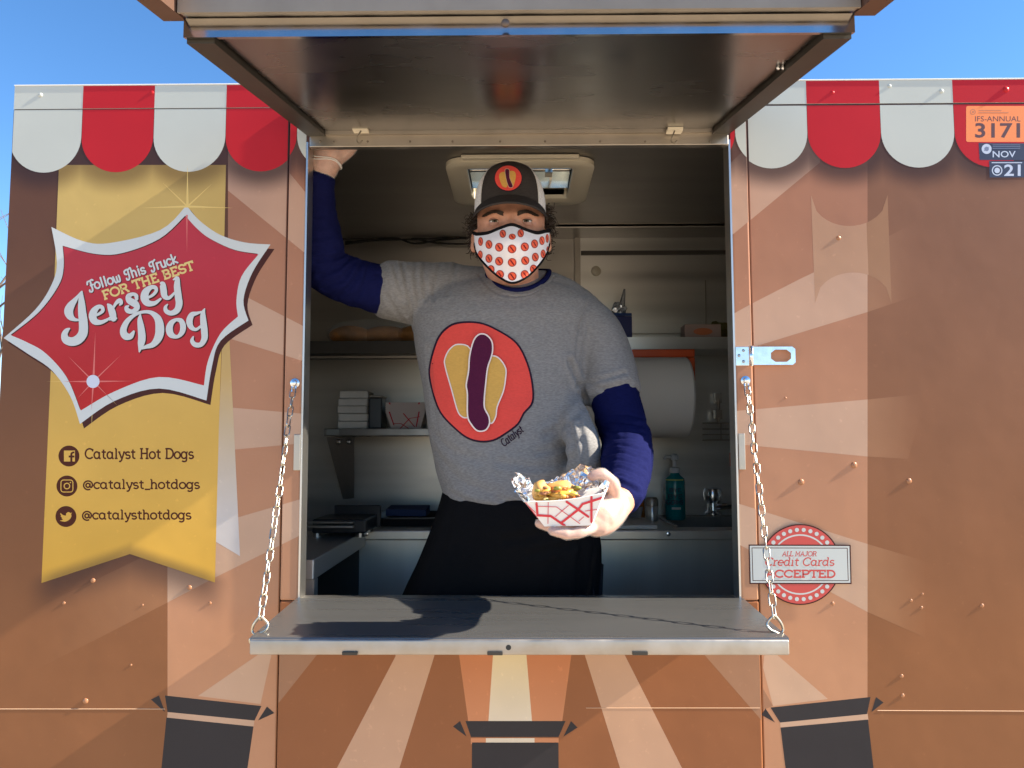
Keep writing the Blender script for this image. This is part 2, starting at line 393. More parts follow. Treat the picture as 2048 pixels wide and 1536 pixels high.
def wrap(name, top, bot, rough=.36, z0=None, z1=None, shadow=True, shcol=None, spec=.14, fade=None):
    """vinyl wrap: colour running from top to bottom of the panel: print, plus shade on the left"""
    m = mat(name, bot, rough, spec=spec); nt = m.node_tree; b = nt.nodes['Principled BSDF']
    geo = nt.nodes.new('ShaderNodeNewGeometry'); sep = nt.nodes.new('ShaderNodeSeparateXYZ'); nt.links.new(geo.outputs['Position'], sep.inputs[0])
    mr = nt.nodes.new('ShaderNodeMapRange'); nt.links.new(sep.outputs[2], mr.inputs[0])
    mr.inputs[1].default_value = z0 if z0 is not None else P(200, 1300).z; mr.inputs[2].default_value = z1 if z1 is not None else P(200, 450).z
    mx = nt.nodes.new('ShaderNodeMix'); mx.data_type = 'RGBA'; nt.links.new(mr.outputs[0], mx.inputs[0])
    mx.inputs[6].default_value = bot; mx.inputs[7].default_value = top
    # faint blotchiness of old printed vinyl
    nz = nt.nodes.new('ShaderNodeTexNoise'); nz.inputs['Scale'].default_value = 5; nz.inputs['Detail'].default_value = 6; nt.links.new(geo.outputs['Position'], nz.inputs['Vector'])
    r2 = nt.nodes.new('ShaderNodeMapRange'); r2.inputs[1].default_value = .3; r2.inputs[2].default_value = .7; r2.inputs[3].default_value = .93; r2.inputs[4].default_value = 1.07
    nt.links.new(nz.outputs[0], r2.inputs[0])
    sc = nt.nodes.new('ShaderNodeVectorMath'); sc.operation = 'SCALE'; nt.links.new(mx.outputs[2], sc.inputs[0]); nt.links.new(r2.outputs[0], sc.inputs['Scale'])
    sf = nt.nodes.new('ShaderNodeTexNoise'); sf.inputs['Scale'].default_value = 75; sf.inputs['Detail'].default_value = 5; nt.links.new(geo.outputs['Position'], sf.inputs['Vector'])
    sr = nt.nodes.new('ShaderNodeMapRange'); sr.inputs[1].default_value = .64; sr.inputs[2].default_value = .74; sr.inputs[3].default_value = 1.0; sr.inputs[4].default_value = 1.12; nt.links.new(sf.outputs[0], sr.inputs[0])
    ml = nt.nodes.new('ShaderNodeMath'); ml.operation = 'MULTIPLY'; nt.links.new(r2.outputs[0], ml.inputs[0]); nt.links.new(sr.outputs[0], ml.inputs[1]); nt.links.new(ml.outputs[0], sc.inputs['Scale'])
    last = sc.outputs[0]
    if fade:                                     # the printed ray runs out into the ground colour
        xa, xb, fc_top, fc_bot = fade
        f = nt.nodes.new('ShaderNodeMapRange'); f.interpolation_type = 'SMOOTHSTEP'; nt.links.new(sep.outputs[0], f.inputs[0]); f.inputs[1].default_value = xa; f.inputs[2].default_value = xb
        g2 = nt.nodes.new('ShaderNodeMix'); g2.data_type = 'RGBA'; nt.links.new(mr.outputs[0], g2.inputs[0]); g2.inputs[6].default_value = fc_bot; g2.inputs[7].default_value = fc_top
        s3_ = nt.nodes.new('ShaderNodeVectorMath'); s3_.operation = 'SCALE'; nt.links.new(g2.outputs[2], s3_.inputs[0]); nt.links.new(r2.outputs[0], s3_.inputs['Scale'])
        m3 = nt.nodes.new('ShaderNodeMix'); m3.data_type = 'RGBA'; nt.links.new(f.outputs[0], m3.inputs[0]); nt.links.new(last, m3.inputs[6]); nt.links.new(s3_.outputs[0], m3.inputs[7]); last = m3.outputs[2]
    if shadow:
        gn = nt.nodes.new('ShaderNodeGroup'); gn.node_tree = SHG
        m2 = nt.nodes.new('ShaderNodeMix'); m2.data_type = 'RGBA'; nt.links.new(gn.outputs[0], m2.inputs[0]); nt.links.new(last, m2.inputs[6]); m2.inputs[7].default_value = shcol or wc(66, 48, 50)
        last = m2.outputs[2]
    nt.links.new(last, b.inputs['Base Color'])
    n3 = nt.nodes.new('ShaderNodeTexNoise'); n3.inputs['Scale'].default_value = 9; n3.inputs['Detail'].default_value = 2; nt.links.new(geo.outputs['Position'], n3.inputs['Vector'])
    bp = nt.nodes.new('ShaderNodeBump'); bp.inputs['Strength'].default_value = .10; bp.inputs['Distance'].default_value = .012; nt.links.new(n3.outputs[0], bp.inputs['Height']); nt.links.new(bp.outputs[0], b.inputs['Normal'])
    return m
w_left = wrap('wrap_brown_left', wc(104, 70, 58), wc(150, 97, 66))  # darker top: printed fade with the awning's shade added into the colour
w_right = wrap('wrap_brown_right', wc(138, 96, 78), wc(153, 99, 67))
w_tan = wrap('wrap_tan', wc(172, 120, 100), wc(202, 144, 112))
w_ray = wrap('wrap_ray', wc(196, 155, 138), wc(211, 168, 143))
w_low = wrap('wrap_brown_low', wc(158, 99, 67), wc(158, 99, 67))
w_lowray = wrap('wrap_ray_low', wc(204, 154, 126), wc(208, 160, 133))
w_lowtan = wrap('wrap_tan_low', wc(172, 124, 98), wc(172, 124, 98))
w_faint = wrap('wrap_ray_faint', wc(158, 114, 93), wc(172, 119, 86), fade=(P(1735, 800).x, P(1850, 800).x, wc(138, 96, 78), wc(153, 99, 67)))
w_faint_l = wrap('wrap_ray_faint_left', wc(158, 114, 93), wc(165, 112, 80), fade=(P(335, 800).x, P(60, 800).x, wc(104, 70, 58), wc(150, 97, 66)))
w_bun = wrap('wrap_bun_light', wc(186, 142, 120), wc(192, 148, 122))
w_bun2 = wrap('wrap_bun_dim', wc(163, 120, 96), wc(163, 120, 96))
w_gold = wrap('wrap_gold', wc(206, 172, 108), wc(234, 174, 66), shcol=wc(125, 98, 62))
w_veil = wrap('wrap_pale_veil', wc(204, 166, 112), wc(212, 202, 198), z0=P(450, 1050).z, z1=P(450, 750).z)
w_white = mat('wrap_white', wc(203, 204, 196), .3, spec=.2, var=.03, vscale=6)
w_red = mat('wrap_red', wc(196, 42, 50), .3, spec=.14, var=.05, vscale=6)
w_redstar = wrap('wrap_star_red', wc(190, 62, 76), wc(192, 46, 48), z0=P(200, 780).z, z1=P(200, 500).z, shadow=False)
w_star = mat('wrap_star_white', wc(212, 214, 214), .35)
w_dark = mat('wrap_dark_brown', wc(78, 44, 42), .45, spec=.1)
w_cream = mat('wrap_cream', wc(232, 200, 128), .4)
w_choc = mat('wrap_chocolate', wc(84, 42, 32), .45, spec=.1)
w_char = wrap('wrap_charcoal', wc(48, 46, 50), wc(60, 56, 58), shadow=False)
w_spark = mat('wrap_spark', wc(236, 200, 120), .4)
w_sparkred = mat('wrap_spark_red', wc(222, 110, 104), .4)
w_beam_o = wrap('wrap_beam_orange', wc(206, 128, 88), wc(214, 140, 102), z0=P(1000, 1440).z, z1=P(1000, 1320).z, shadow=False)
w_beam_c = wrap('wrap_beam_cream', wc(236, 206, 166), wc(236, 212, 190), z0=P(1000, 1440).z, z1=P(1000, 1320).z, shadow=False)
w_cardred = mat('wrap_card_red', wc(210, 76, 72), .35); w_plate = mat('wrap_plate', wc(208, 210, 206), .35)
w_orange = mat('sticker_orange', wc(255, 140, 74), .4); w_navy = mat('sticker_navy', wc(36, 44, 74), .4); w_pale = mat('sticker_pale_ink', wc(200, 208, 228), .4); w_ink = mat('sticker_ink', wc(92, 52, 56), .4)
w_ink2 = mat('sticker_small_ink', wc(196, 118, 84), .4); w_ink3 = mat('sticker_small_pale_ink', wc(120, 128, 156), .4)
frame_edge = mat('wrap_edge_light', wc(235, 190, 160), .3)
steel = mat('brushed_steel', (.60, .58, .55), .30, 1.0, rvar=.10, vscale=14, stretch=(1, 1, 6), bump=.05, bscale=300, bstretch=(.03, 1, 3))
steel_in = mat('interior_steel', (.79, .775, .735), .34, .88, var=.14, rvar=.06, vscale=3, stretch=(.03, .03, 4))  # horizontal tone bands in the colour imitate reflections
steel_awn = mat('awning_steel', (.31, .30, .295), .25, 1.0, var=.08, rvar=.06, vscale=4, stretch=(1, 2, 1))
steel_dull = mat('dull_steel', (.47, .43, .38), .42, 1.0, var=.10, vscale=18, rvar=.1)
steel_shelf = mat('shelf_steel', (.17, .17, .17), .29, .65, var=.03, rvar=.03, vscale=12, stretch=(.25, 4, 1), bump=.05, bscale=150, bstretch=(.06, 1.5, 1))
zinc = mat('zinc_plated', (.75, .76, .78), .22, 1.0, var=.10, vscale=60)
alum_jamb = mat('jamb_metal', (.62, .60, .57), .35, 1.0)
dark_gap = mat('black_rubber', (.02, .02, .02), .7)
inside_paint = mat('interior_dark', (.05, .047, .043), .5)
plastic_cream = mat('cream_plastic', (.80, .73, .58), .45)
black_metal = mat('black_metal', (.02, .02, .022), .35)

# ================================================================ food truck
XL = P(8, 620).x; S1 = P(566, 900).x; S2 = P(1510, 900).x; XR = P(2048, 700).x + .55
OL = P(606, 750).x; OR = P(1470, 750).x; ZS = P(1040, 1200).z; ZT = P(1040, 284).z
ZTOP = P(1000, 166).z; ZCOR = P(200, 218).z; ZBOT = .46
TH = .03; FRM = .006                       # wall thickness; the window frame stands proud by FRM
YB = 1.10; XIL = -.98; ZFLOOR = .39; ZCEIL = CAM_H + .735
truck = empty('food_truck', (0.4, .6, ZBOT), 'brown printed food truck with open serving window, gold banner and red star on its side', 'food truck')
g = .0012
def part(name, mb, m, **k): return build(name, mb, m, truck, **k)
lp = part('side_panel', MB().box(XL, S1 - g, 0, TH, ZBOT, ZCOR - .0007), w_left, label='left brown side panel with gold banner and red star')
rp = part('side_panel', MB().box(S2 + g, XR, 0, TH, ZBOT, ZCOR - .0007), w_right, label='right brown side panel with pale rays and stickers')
cor = part('cornice', MB().box(XL, XR, -.0006, TH + .02, ZCOR + .0007, ZTOP), w_white)

wf = MB(); bv = .004
wf.box(S1 + g, OL, -FRM, TH, ZS, ZCOR - .001, 0, bv).box(OR, S2 - g, -FRM, TH, ZS, ZCOR - .001, 0, bv)
wf.box(OL + .0005, OR - .0005, -FRM, TH, ZT, ZCOR - .001)
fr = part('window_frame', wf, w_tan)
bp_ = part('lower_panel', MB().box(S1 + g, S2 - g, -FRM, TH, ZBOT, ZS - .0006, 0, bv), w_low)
# stainless jambs lining the opening
jm = MB().box(OL, OL + .004, -FRM - .001, TH + .006, ZS, ZT).box(OR - .004, OR, -FRM - .001, TH + .006, ZS, ZT).box(OL + .004, OR - .004, -FRM + .002, TH + .006, ZS, ZS + .003)
part('window_jamb', jm, alum_jamb)
for side in (0, 1):                         # small catch plates on the frame
    x0, x1 = (P(590, 900).x, P(603, 900).x) if side == 0 else (P(1475, 900).x, P(1488, 900).x)
    yy = (868, 940)
    part('catch_plate', MB().box(x0, x1, -FRM - .004, -FRM, P(1024, yy[1]).z, P(1024, yy[0]).z, 0, .0012), steel_dull)
# rest of the body
part('end_wall', MB().box(XL, XL + .04, TH + .0211, 1.26, ZBOT, ZTOP - .02), w_left)
part('end_wall', MB().box(XR - .04, XR, TH + .021, 1.26, ZBOT, ZTOP - .02), w_right)
part('back_wall', MB().box(XL + .041, XR - .041, 1.22, 1.26, ZBOT, ZTOP - .02), w_white)
part('bumper_skirt', MB().box(XL + .05, XR - .05, .05, 1.2, ZBOT - .06, ZBOT + .002), black_metal)
for wx in (XL + .45, XR - .5):
    for wy in (.05, 1.0):
        w = part('wheel', MB().lathe([(.12, 0), (.30, .005), (.33, .04), (.33, .16), (.30, .2), (.12, .2)], (wx, wy, .33), 28, 'Y'), mat('tyre', (.02, .02, .02), .8) if 'tyre' not in bpy.data.materials else bpy.data.materials['tyre'], smooth=40)
        build('rim', MB().lathe([(.05, -.004), (.19, -.004), (.2, .01), (.05, .01)], (wx, wy, .33), 20, 'Y'), steel_dull, w, smooth=40)

# ---------------------------------------------------------------- printed artwork
def clip(poly, ax, val, keep_less):
    out = []
    n = len(poly)
    for i in range(n):
        a, b = poly[i], poly[(i + 1) % n]
        ia = (a[ax] <= val) == keep_less; ib = (b[ax] <= val) == keep_less
        if ia: out.append(a)
        if ia != ib:
            t = (val - a[ax]) / (b[ax] - a[ax]); out.append((a[0] + (b[0] - a[0]) * t, a[1] + (b[1] - a[1]) * t))
    return out
REG = [('L', lambda p: clip(clip(p, 0, S1 - .0035, True), 0, XL + .001, False), 0.0, lp),
       ('R', lambda p: clip(clip(p, 0, S2 + .0035, False), 1, ZCOR - .003, True), 0.0, rp),
       ('FL', lambda p: clip(clip(clip(p, 0, S1 + .0035, False), 0, OL - .0005, True), 1, ZS + .0005, False), -FRM, fr),
       ('FR', lambda p: clip(clip(clip(p, 0, OR + .0005, False), 0, S2 - .0035, True), 1, ZS + .0005, False), -FRM, fr),
       ('FB', lambda p: clip(clip(clip(p, 0, S1 + .0035, False), 0, S2 - .0035, True), 1, ZS - .004, True), -FRM, bp_)]
def world2(pts): return [(lambda q: (q.x, q.z))(P(a, b)) for a, b in pts]
def wall_print(name, pts, m, lift, regs=None, zmax=None, world=False):
    w = pts if world else world2(pts)
    for nme, fc, y, par in REG:
        if regs and nme not in regs: continue
        p = fc(w)
        if zmax is not None: p = clip(p, 1, zmax, True)
        if len(p) < 3: continue
        q = []
        for a in p:
            if not q or math.hypot(a[0] - q[-1][0], a[1] - q[-1][1]) > 1e-5: q.append(a)
        if len(q) < 3: continue
        tris = tessellate_polygon([[Vector((a[0], a[1], 0)) for a in q]])
        if not tris: continue
        mb = MB(); mb.add([(a[0], y - lift * LIFT, a[1]) for a in q], [tuple(t) for t in tris])
        build(name, mb, m, par, normals=False)
Ls = lambda k: .0005 * k
# broad spotlight zones
wall_print('printed_light_zone', [(335, 2000), (335, 800), (456, 800), (456, 200), (700, 200), (700, 2000)], w_tan, Ls(1), ['L'])
wall_print('printed_light_zone', [(1400, 2000), (1400, 180), (1735, 180), (1735, 2000)], w_tan, Ls(1), ['R'])
rays_all = [
 [(456, 180), (575, 180), (580, 347), (612, 386), (612, 508), (456, 381)],
 [(456, 575), (612, 655), (612, 724), (456, 676)],
 [(436, 813), (612, 828), (612, 886), (436, 902)],
 [(335, 1090), (434, 1047), (606, 997), (606, 1068), (434, 1153), (335, 1205)],
 [(396, 1392), (530, 1300), (545, 1300), (521, 1408)],
 [(1455, 332), (1500, 290), (1640, 250), (1640, 325), (1455, 478)],
 [(1455, 634), (1510, 604), (1596, 560), (1735, 493), (1735, 624), (1510, 693), (1455, 712)],
 [(1460, 823), (1735, 799), (1735, 913), (1460, 887)],
 [(1460, 1002), (1735, 1088), (1735, 1224), (1663, 1185), (1460, 1080)],
 [(1526, 1335), (1530, 1300), (1543, 1300), (1656, 1398), (1546, 1412)],
]
for p in rays_all: wall_print('printed_ray', p, w_ray, Ls(2), ['L', 'R', 'FL', 'FR'])
for p in [[(1735, 493), (1880, 422), (1900, 565), (1807, 600), (1735, 624)], [(1735, 799), (1853, 787), (1816, 918), (1735, 913)], [(1735, 1088), (1850, 1122), (1850, 1275), (1735, 1224)], [(335, 1205), (200, 1275), (0, 1375), (0, 1250), (180, 1165), (335, 1090)]]:
    wall_print('printed_ray', p, w_faint, Ls(1.5), ['R']) if p[0][0] > 1000 else wall_print('printed_ray', p, w_faint_l, Ls(1.5), ['L'])
for p in [[(792, 1250), (792, 1311), (674, 1536), (560, 1755), (720, 1755), (799, 1536), (869, 1311), (880, 1250)], [(1150, 1250), (1170, 1311), (1240, 1536), (1310, 1760), (1485, 1760), (1364, 1536), (1250, 1311), (1220, 1250)]]:
    wall_print('printed_ray', p, w_lowray, Ls(1), ['FB'])
for p in [[(540, 1250), (690, 1250), (633, 1311), (540, 1428)], [(1350, 1250), (1540, 1250), (1540, 1460), (1410, 1311)]]:
    wall_print('printed_ray', p, w_lowtan, Ls(1), ['FB'])
wall_print('printed_ray', [(1455, 1250), (1546, 1412), (1526, 1420), (1500, 1311)], w_lowtan, Ls(1.2), ['R'])
wall_print('printed_beam', [(912, 1250), (919, 1311), (937, 1442), (1124, 1442), (1142, 1311), (1150, 1250)], w_beam_o, Ls(1), ['FB'])
wall_print('printed_beam', [(990, 1250), (986, 1311), (977, 1442), (1064, 1442), (1053, 1311), (1050, 1250)], w_beam_c, Ls(2), ['FB'])
wall_print('printed_beam', [(942, 1474), (1117, 1474), (1117, 1486), (942, 1486)], w_beam_o, Ls(1), ['FB'])
wall_print('printed_beam', [(972, 1474), (1069, 1474), (1069, 1486), (972, 1486)], w_beam_c, Ls(2), ['FB'])
# ghost of a bun on the right panel
top_arc = [(1622 + 153 * t / 14, 390 + 62 * math.sqrt(max(0, 1 - (2 * t / 14 - 1) ** 2))) for t in range(15)]
bot_arc = [(1783 - 153 * t / 14, 606 - 61 * math.sqrt(max(0, 1 - (2 * t / 14 - 1) ** 2))) for t in range(15)]
ghost = top_arc + bot_arc
wall_print('printed_bun_ghost', [(x, y) for x, y in ghost], w_bun2, Ls(2.5), ['R'])
gh = clip(world2(ghost), 0, P(1735, 500).x, True)
tr = tessellate_polygon([[Vector((a[0], a[1], 0)) for a in gh]])
build('printed_bun_ghost', MB().add([(a[0], -Ls(3) * LIFT, a[1]) for a in gh], [tuple(t) for t in tr]), w_bun, rp, normals=False)
# awning scallops
for k in range(-1, 14):
    xa = X0S + k * PER; xb = xa + PER; red = k % 2 == 0
    if k == -1: xa = max(xa, XL)
    cx = X0S + (k + .5) * PER
    pts = [(xa + .0004, ZCOR - .0012)] + [(cx - PER * .497 * math.cos(math.pi * t / 24), ZCS - RS * math.sin(math.pi * t / 24)) for t in range(25)] + [(xb - .0004, ZCOR - .0012)]
    pts = [(max(a, xa + .0004), b) for a, b in pts]
    if xa < XR: wall_print('printed_scallop', pts, w_red if red else w_white, .003 + (0.0003 if red else 0), ['L', 'R', 'FL', 'FR'], world=True)
    if red and xa < XR: build('printed_stripe', MB().add([(xa, -.0008, ZCOR + .0009), (min(xb, XR - .005), -.0008, ZCOR + .0009), (min(xb, XR - .005), -.0008, ZTOP - .0005), (xa, -.0008, ZTOP - .0005)], [(0, 1, 2, 3)]), w_red, cor, normals=False)
part('seam_gasket', MB().box(XL + .002, XR - .002, .0006, .02, ZCOR - .0007, ZCOR + .0007), dark_gap)
part('roof_edge_trim', MB().box(XL - .001, XR, -.002, .03, ZTOP + .0003, ZTOP + .003, 0, .001), mat('roof_white', (.8, .8, .78), .35))
# printed spotlights along the bottom
def spot(flap, body, ears, par, Y=0.0):
    pr = Print(); pr.poly(flap); pr.poly(body)
    for e in ears: pr.poly(e)
    pr.make('printed_spotlight', w_char, wall_fn(Y), base=.0022, parent=par)
spot([(330, 1391), (523, 1412), (509, 1441), (335, 1424)], [(333, 1435), (507, 1453), (495, 1536), (460, 1760), (290, 1760), (323, 1536)], [[(302, 1399), (318, 1391), (330, 1424)], [(534, 1413), (549, 1426), (516, 1441)]], lp)
wall_print('printed_spotlight_gap', [(336, 1422), (509, 1440), (507, 1454), (334, 1436)], w_ray, Ls(3), ['L'])
spot([(931, 1442), (1131, 1442), (1117, 1474), (942, 1474)], [(944, 1485), (1117, 1485), (1118, 1760), (942, 1760)], [[(906, 1453), (920, 1442), (933, 1473)], [(1142, 1442), (1155, 1455), (1127, 1473)]], bp_, -FRM)
spot([(1541, 1415), (1741, 1394), (1734, 1428), (1560, 1445)], [(1561, 1455), (1736, 1439), (1747, 1536), (1770, 1760), (1600, 1760), (1571, 1536)], [[(1523, 1430), (1531, 1417), (1550, 1445)], [(1752, 1394), (1767, 1405), (1743, 1424)]], rp)
wall_print('printed_spotlight_gap', [(1560, 1444), (1735, 1427), (1737, 1440), (1561, 1456)], w_ray, Ls(3), ['R'])

# gold banner
banner = Print().poly([(118, 330), (452, 330), (446, 600), (438, 850), (430, 1165), (260, 1108), (83, 1166), (100, 780)])
bn = banner.make('gold_banner', w_gold, wall_fn(), base=.0024, parent=truck, label='gold swallow-tailed banner with three social media lines')
Print().poly([(446, 640), (457, 640), (470, 900), (480, 1112), (431, 1083), (438, 850)]).make('pale_veil', w_veil, wall_fn(), base=.0021, parent=lp)
pr = Print(); write(pr, 'Catalyst Hot Dogs', 170, 917, 388, 917, 19.5, 3.3); pr.make('lettering', w_choc, wall_fn(), base=.003, parent=bn)
pr = Print(); write(pr, '@catalyst_hotdogs', 167, 977, 400, 977, 17.5, 3.1); pr.make('lettering', w_choc, wall_fn(), base=.003, parent=bn)
pr = Print(); write(pr, '@catalysthotdogs', 165, 1038, 383, 1038, 17.5, 3.1); pr.make('lettering', w_choc, wall_fn(), base=.003, parent=bn)
pr = Print(); pr.ell(138, 912, 21)
pr.poly([(128, 901), (150, 901), (150, 923), (145, 923), (145, 915), (149, 915), (149, 911), (145, 911), (145, 908), (147, 906.5), (149, 906.5), (149, 903), (146, 903), (142, 905), (140.8, 908), (140.8, 911), (137.5, 911), (137.5, 915), (140.8, 915), (140.8, 923), (128, 923)], 1)
pr.make('social_icon', [w_choc, w_gold], wall_fn(), base=.003, step=.0001, parent=bn)
pr = Print(); pr.ell(134, 972, 21)
rr = arc(141, 965, 5, 5, -90, 0, 4) + arc(141, 979, 5, 5, 0, 90, 4) + arc(127, 979, 5, 5, 90, 180, 4) + arc(127, 965, 5, 5, 180, 270, 4)
pr.stroke(rr, 1.8, 1, closed=True); pr.stroke(arc(134, 972, 5.6, 5.6, 0, 345, 20), 2.0, 1, closed=True); pr.ell(141, 965, 1.4, None, 1)
pr.make('social_icon', [w_choc, w_gold], wall_fn(), base=.003, step=.0001, parent=bn)
pr = Print(); pr.ell(132, 1033, 21)
pr.poly(spline([(121, 1026), (126, 1030), (132, 1031), (132.5, 1027), (137, 1024), (141, 1026), (144, 1025), (142.5, 1028), (143, 1033), (139, 1039), (132, 1043), (126, 1043), (120, 1041), (126, 1039.5), (123, 1036), (124.5, 1035.6), (121, 1032), (123, 1032), (121, 1029)], 3, True), 1)
pr.make('social_icon', [w_choc, w_gold], wall_fn(), base=.003, step=.0001, parent=bn)

# red star
def star_path(tips, mids):
    out = []
    for i in range(len(tips)):
        a, b = tips[i], tips[(i + 1) % len(tips)]
        sp = spline([a] + mids[i] + [b], 5); out += sp[:-1]
    return out
outer = star_path([(373, 411), (541, 489), (497, 641), (413, 801), (160, 848), (7.5, 676), (103, 454)],
  [[(400, 442), (441, 470), (490, 485)], [(505, 545), (487, 600)], [(441, 682), (424, 733)], [(318, 777), (229, 802)], [(141, 793), (104, 741), (55, 707)], [(70, 620), (103, 570), (114, 525)], [(165, 482), (220, 486), (321, 460)]])
inner = star_path([(372, 433), (517, 509), (476, 633), (408, 771), (162, 821), (23, 671), (127, 493)],
  [[(395, 458), (422, 479), (470, 501)], [(483, 553), (473, 600)], [(441, 667), (416, 722)], [(318, 754), (229, 783)], [(135, 756), (92, 707), (55, 685)], [(80, 625), (119, 572), (129, 535)], [(190, 509), (245, 508), (321, 479)]])
sh = [(x + 8, y + 9) for x, y in outer]
st = Print().poly(outer).make('star_emblem', w_star, wall_fn(), base=.0036, parent=truck, label='red star emblem with white border and script lettering')
Print().poly(sh).make('star_shadow_print', w_dark, wall_fn(), base=.003, parent=st)
Print().poly([(x - 1.5, y - 1.5) for x, y in inner]).make('star_inner_line', w_dark, wall_fn(), base=.0039, parent=st)
Print().poly(inner).make('star_field', w_redstar, wall_fn(), base=.0042, parent=st)
def Z(pts): return [(100 + x / 6.024, 500 + y / 6.024, w / 6.024) for x, y, w in pts]
JD = [
 [(388, 492, 14), (380, 560, 56), (384, 650, 84), (390, 750, 98), (402, 850, 106), (406, 950, 110), (392, 1020, 112), (340, 1080, 112), (265, 1105, 104), (195, 1080, 96), (178, 1020, 76), (205, 970, 54), (245, 944, 14)],
 [(380, 500, 10), (320, 585, 46), (255, 670, 92), (228, 740, 108), (252, 805, 86), (300, 838, 44), (352, 845, 24)],
 [(524, 800, 26), (590, 772, 34), (638, 735, 40), (632, 694, 46), (588, 684, 50), (535, 735, 82), (516, 800, 92), (545, 860, 82), (615, 872, 52), (690, 842, 34), (728, 812, 18)],
 [(694, 648, 14), (728, 690, 70), (755, 760, 84), (768, 826, 74)], [(722, 842, 18), (800, 824, 26)], [(764, 700, 26), (800, 640, 40), (842, 612, 58), (860, 640, 44), (845, 662, 20)],
 [(1046, 592, 40), (1040, 550, 48), (1000, 532, 40), (950, 558, 62), (962, 610, 80), (1030, 652, 84), (1050, 700, 66), (1000, 742, 52), (942, 732, 60), (926, 694, 50), (950, 674, 18)],
 [(1146, 588, 26), (1230, 552, 34), (1282, 495, 40), (1270, 454, 48), (1218, 452, 52), (1158, 505, 86), (1142, 580, 96), (1180, 640, 80), (1262, 642, 50), (1335, 590, 28)],
 [(1326, 396, 14), (1358, 412, 66), (1370, 480, 78), (1384, 555, 70), (1436, 578, 42), (1500, 520, 28)],
 [(1484, 362, 12), (1534, 342, 50), (1534, 440, 78), (1548, 560, 84), (1558, 650, 82), (1530, 728, 74), (1462, 762, 58), (1404, 738, 54), (1394, 690, 40), (1422, 652, 12)],
 [(1092, 775, 16), (1086, 840, 58), (1100, 940, 82), (1110, 1050, 90), (1100, 1130, 80), (1078, 1234, 10)],
 [(1012, 985, 30), (972, 1040, 70), (912, 1036, 88), (886, 968, 80), (930, 865, 62), (1020, 784, 42), (1120, 748, 36), (1222, 756, 50), (1304, 832, 88), (1326, 950, 106), (1308, 1055, 98), (1246, 1138, 68), (1160, 1168, 44), (1096, 1190, 24)],
 [(1524, 838, 36), (1582, 856, 60), (1606, 925, 70), (1588, 1000, 60), (1532, 1046, 40), (1462, 1020, 76), (1440, 950, 84), (1466, 878, 64), (1524, 838, 36)],
 [(1836, 742, 18), (1776, 762, 38), (1712, 782, 64), (1682, 855, 78), (1702, 928, 62), (1762, 958, 36), (1835, 905, 28)],
 [(1868, 704, 10), (1846, 765, 56), (1850, 860, 76), (1862, 975, 80), (1862, 1068, 74), (1820, 1138, 58), (1752, 1142, 58), (1714, 1094, 48), (1732, 1038, 12)],
]
for off, m_, b_ in ((2.2, w_dark, .0046), (0, w_star, .0052)):
    pr = Print()
    for i_, s_ in enumerate(JD): pr.layer = (i_ % 4) * 4; pr.stroke([(x + off, y + off, w) for x, y, w in spline(Z(s_), 5)], 1)
    pr.make('lettering' if off == 0 else 'lettering_shadow', m_, wall_fn(), base=b_ if off else .012, step=.00001, parent=st)
for off, m_, b_ in ((1.2, w_dark, .0046), (0, w_star, .0052)):
    pr = Print(); write(pr, '{script_F}ollow ', 179 + off, 582 + off, 251 + off, 560 + off, 18.5, 3.6, serif=False)
    write(pr, '{script_T}his ', 253 + off, 559 + off, 300 + off, 544 + off, 18.5, 3.6, serif=False)
    write(pr, '{script_T}ruck', 303 + off, 543 + off, 357 + off, 525 + off, 18.5, 3.6, serif=False)
    pr.make('lettering' if off == 0 else 'lettering_shadow', m_, wall_fn(), base=b_ if off else .012, step=.00001, parent=st)
pr = Print(); write(pr, 'FOR THE BEST', 209, 599, 391, 538, 16.5, 3.8, track=.04); pr.make('lettering', w_cream, wall_fn(), base=.0125, step=.00001, parent=st)
def sparkle(cx, cy, arms, m, par, base, disc=0):
    pr = Print()
    for (dx, dy, w) in arms: pr.poly([(cx - dy * w, cy + dx * w), (cx + dx * 1.0, cy + dy * 1.0), (cx + dy * w, cy - dx * w)]) if False else pr.poly([(cx - dy / math.hypot(dx, dy) * w, cy + dx / math.hypot(dx, dy) * w), (cx + dx, cy + dy), (cx + dy / math.hypot(dx, dy) * w, cy - dx / math.hypot(dx, dy) * w)])
    if disc: pr.ell(cx, cy, disc)
    pr.make('printed_sparkle', m, wall_fn(), base=base, parent=par)
sparkle(375, 413, [(0, -82, 2.6), (-94, 3, 2.2), (92, 3, 2.2), (-50, -48, 1.6), (52, -48, 1.6)], w_spark, st, .0034)
sparkle(374, 430, [(0, 76, 1.6)], w_sparkred, st, .0056)
sparkle(187, 763, [(4, -100, 2.4), (-4, 58, 2.2), (-62, 0, 2), (78, -1, 2), (-52, -52, 1.6), (56, -54, 1.6), (-32, 34, 1.6), (30, 30, 1.6)], w_sparkred, st, .0056)
sparkle(187, 763, [(-4, 96, 1.5), (-95, 0, 1.2), (48, 48, 1.2), (-50, 50, 1.2)], w_spark, st, .0031)
Print().ell(186.5, 763, 13).make('printed_sparkle', mat('spark_white', wc(214, 218, 236), .4), wall_fn(), base=.012, parent=st)

